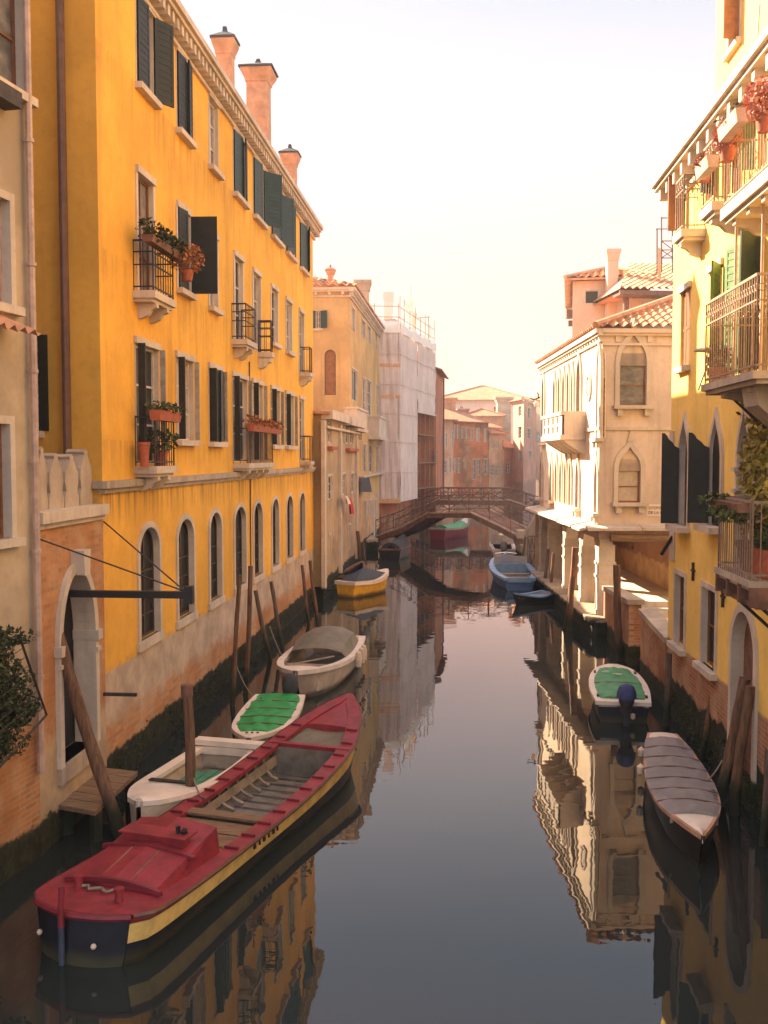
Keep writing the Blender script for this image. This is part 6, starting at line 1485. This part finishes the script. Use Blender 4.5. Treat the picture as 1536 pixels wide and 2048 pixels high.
pole('thick leaning pole crossing the left side of the round arched door', (1436, 1612), (1490, 1356), .095)
pole('thick pole in front of the round arched door, right of the leaning one', (1470, 1630), (1501, 1372), .085)
pole('short dark pole at the picture edge right of the round arched door', (1526, 1690), (1536, 1500), .055, 'pole2')
def rope(label, A, B, sag):
    A, B = Vector(A), Vector(B); mb = MB()
    mb.tube([A.lerp(B, i / 12) - Vector((0, 0, sag * 4 * (i / 12) * (1 - i / 12))) for i in range(13)], .013, 5)
    tag(mb.obj('mooring_rope', M['rope'], None, True), label, 'rope')
rope('slack rope from the green-covered left boat to a thin pole', (-2.55, 20.6, .46), wz(467, 1405, 0) + Vector((.02, 0, 1.0)), .25)
rope('rope from the grey canvas covered boat to the thick leaning pole by the arched door', (4.75, 15.2, .46), wz(1440, 1608, 0) + Vector((.02, 0, .7)), .15)
rope('rope from the bow of the hooded white boat to a leaning pole', (-1.98, 22.2, .66), wz(540, 1318, 0) + Vector((0, 0, .9)), .2)
rope('rope from the red workboat rail to the upright dark-topped pole', (-2.62, 14.4, .5), wz(385, 1640, 0) + Vector((0, 0, .75)), .12)
# left bank plants and pots on the balconies
u0_, u1_ = LF.uz(264, 850, .0)[0], LF.uz(362, 850, .5)[0]
trough('flower_box', 'row of terracotta boxes with sparse green plants along the lower first balcony rail', LF, u0_, u1_, 6.12, .30, .52, .18, .14, 'leaf', 230, .04)
pot('plant_pot', 'terracotta pot with a grey-green bush standing on the lower first balcony', LF.pt(LF.uz(328, 940, .3)[0], 5.32, .25), .13, .28, (.34, .3, .24), leaf='leaf', k=260, s=.045)
pot('plant_pot', 'dark red pot at the left end of the lower first balcony', LF.pt(LF.uz(292, 940, .25)[0], 5.32, .22), .10, .42, None)
u0_, u1_ = LF.uz(498, 870, .4)[0], LF.uz(562, 870, .5)[0]
trough('flower_box', 'long box of rust-red dry plants on the rail of the middle first-floor balcony', LF, u0_, u1_, 6.12, .3, .54, .16, .16, 'leaf_rust', 420, .05)
u0_, u1_ = LF.uz(296, 490, .4)[0], LF.uz(358, 500, .4)[0]
trough('flower_box', 'dark green trailing plants along the rail of the upper left balcony', LF, u0_, u1_, 9.14, .28, .5, .12, .2, 'leaf_dark', 520, .05, 'bridgewood')
c = LF.pt(LF.uz(374, 517, .55)[0], LF.z(374, 517, .55), .55); t = thing('dry_plant', 'rust-brown dried bush at the upper left balcony beside an open dark shutter', 'plant', c - Vector((0, 0, .3)))
mb = MB(); leaves(mb, c, (.34, .3, .30), 520, .04); mb.obj('foliage', M['leaf_rust'], t)
mb = MB(); mb.lathe(c - Vector((0, 0, .42)), [(0, 0), (.09, 0), (.13, .2), (0, .2)], 10); mb.obj('pot', M['pot'], t, True)
# weed along the water line of both banks
mb = MB()
for i in range(260):
    y = random.uniform(16.2, 60); leaves(mb, (XL(y) + random.uniform(.0, .10) + (.35 if 38 < y < 49.5 else 0), y, random.uniform(.02, .5)), (.03, .4, .2), 22, .022)
for i in range(150):
    y = random.uniform(11, 21.3); leaves(mb, (XR(y) - random.uniform(.0, .08), y, random.uniform(.02, .6)), (.03, .35, .22), 20, .02)
tag(mb.obj('seaweed', M['leaf_dark']), kind='stuff')

# ------------------------------------------------------------------ warm hazy air over the canal
mb = MB(); mb.box((-205, -65, -1.4), (410, 0, 0), (0, 470, 0), (0, 0, 22.6))
m_ = bpy.data.materials.new('warm_haze'); m_.use_nodes = True; t_ = m_.node_tree; t_.nodes.clear()
o_ = t_.nodes.new('ShaderNodeOutputMaterial'); v_ = t_.nodes.new('ShaderNodeVolumePrincipled'); v_.inputs['Color'].default_value = (.95, .86, .78, 1); v_.inputs['Density'].default_value = .0013; v_.inputs['Anisotropy'].default_value = .3
t_.links.new(v_.outputs[0], o_.inputs['Volume'])
tag(mb.obj('haze', m_), kind='stuff')
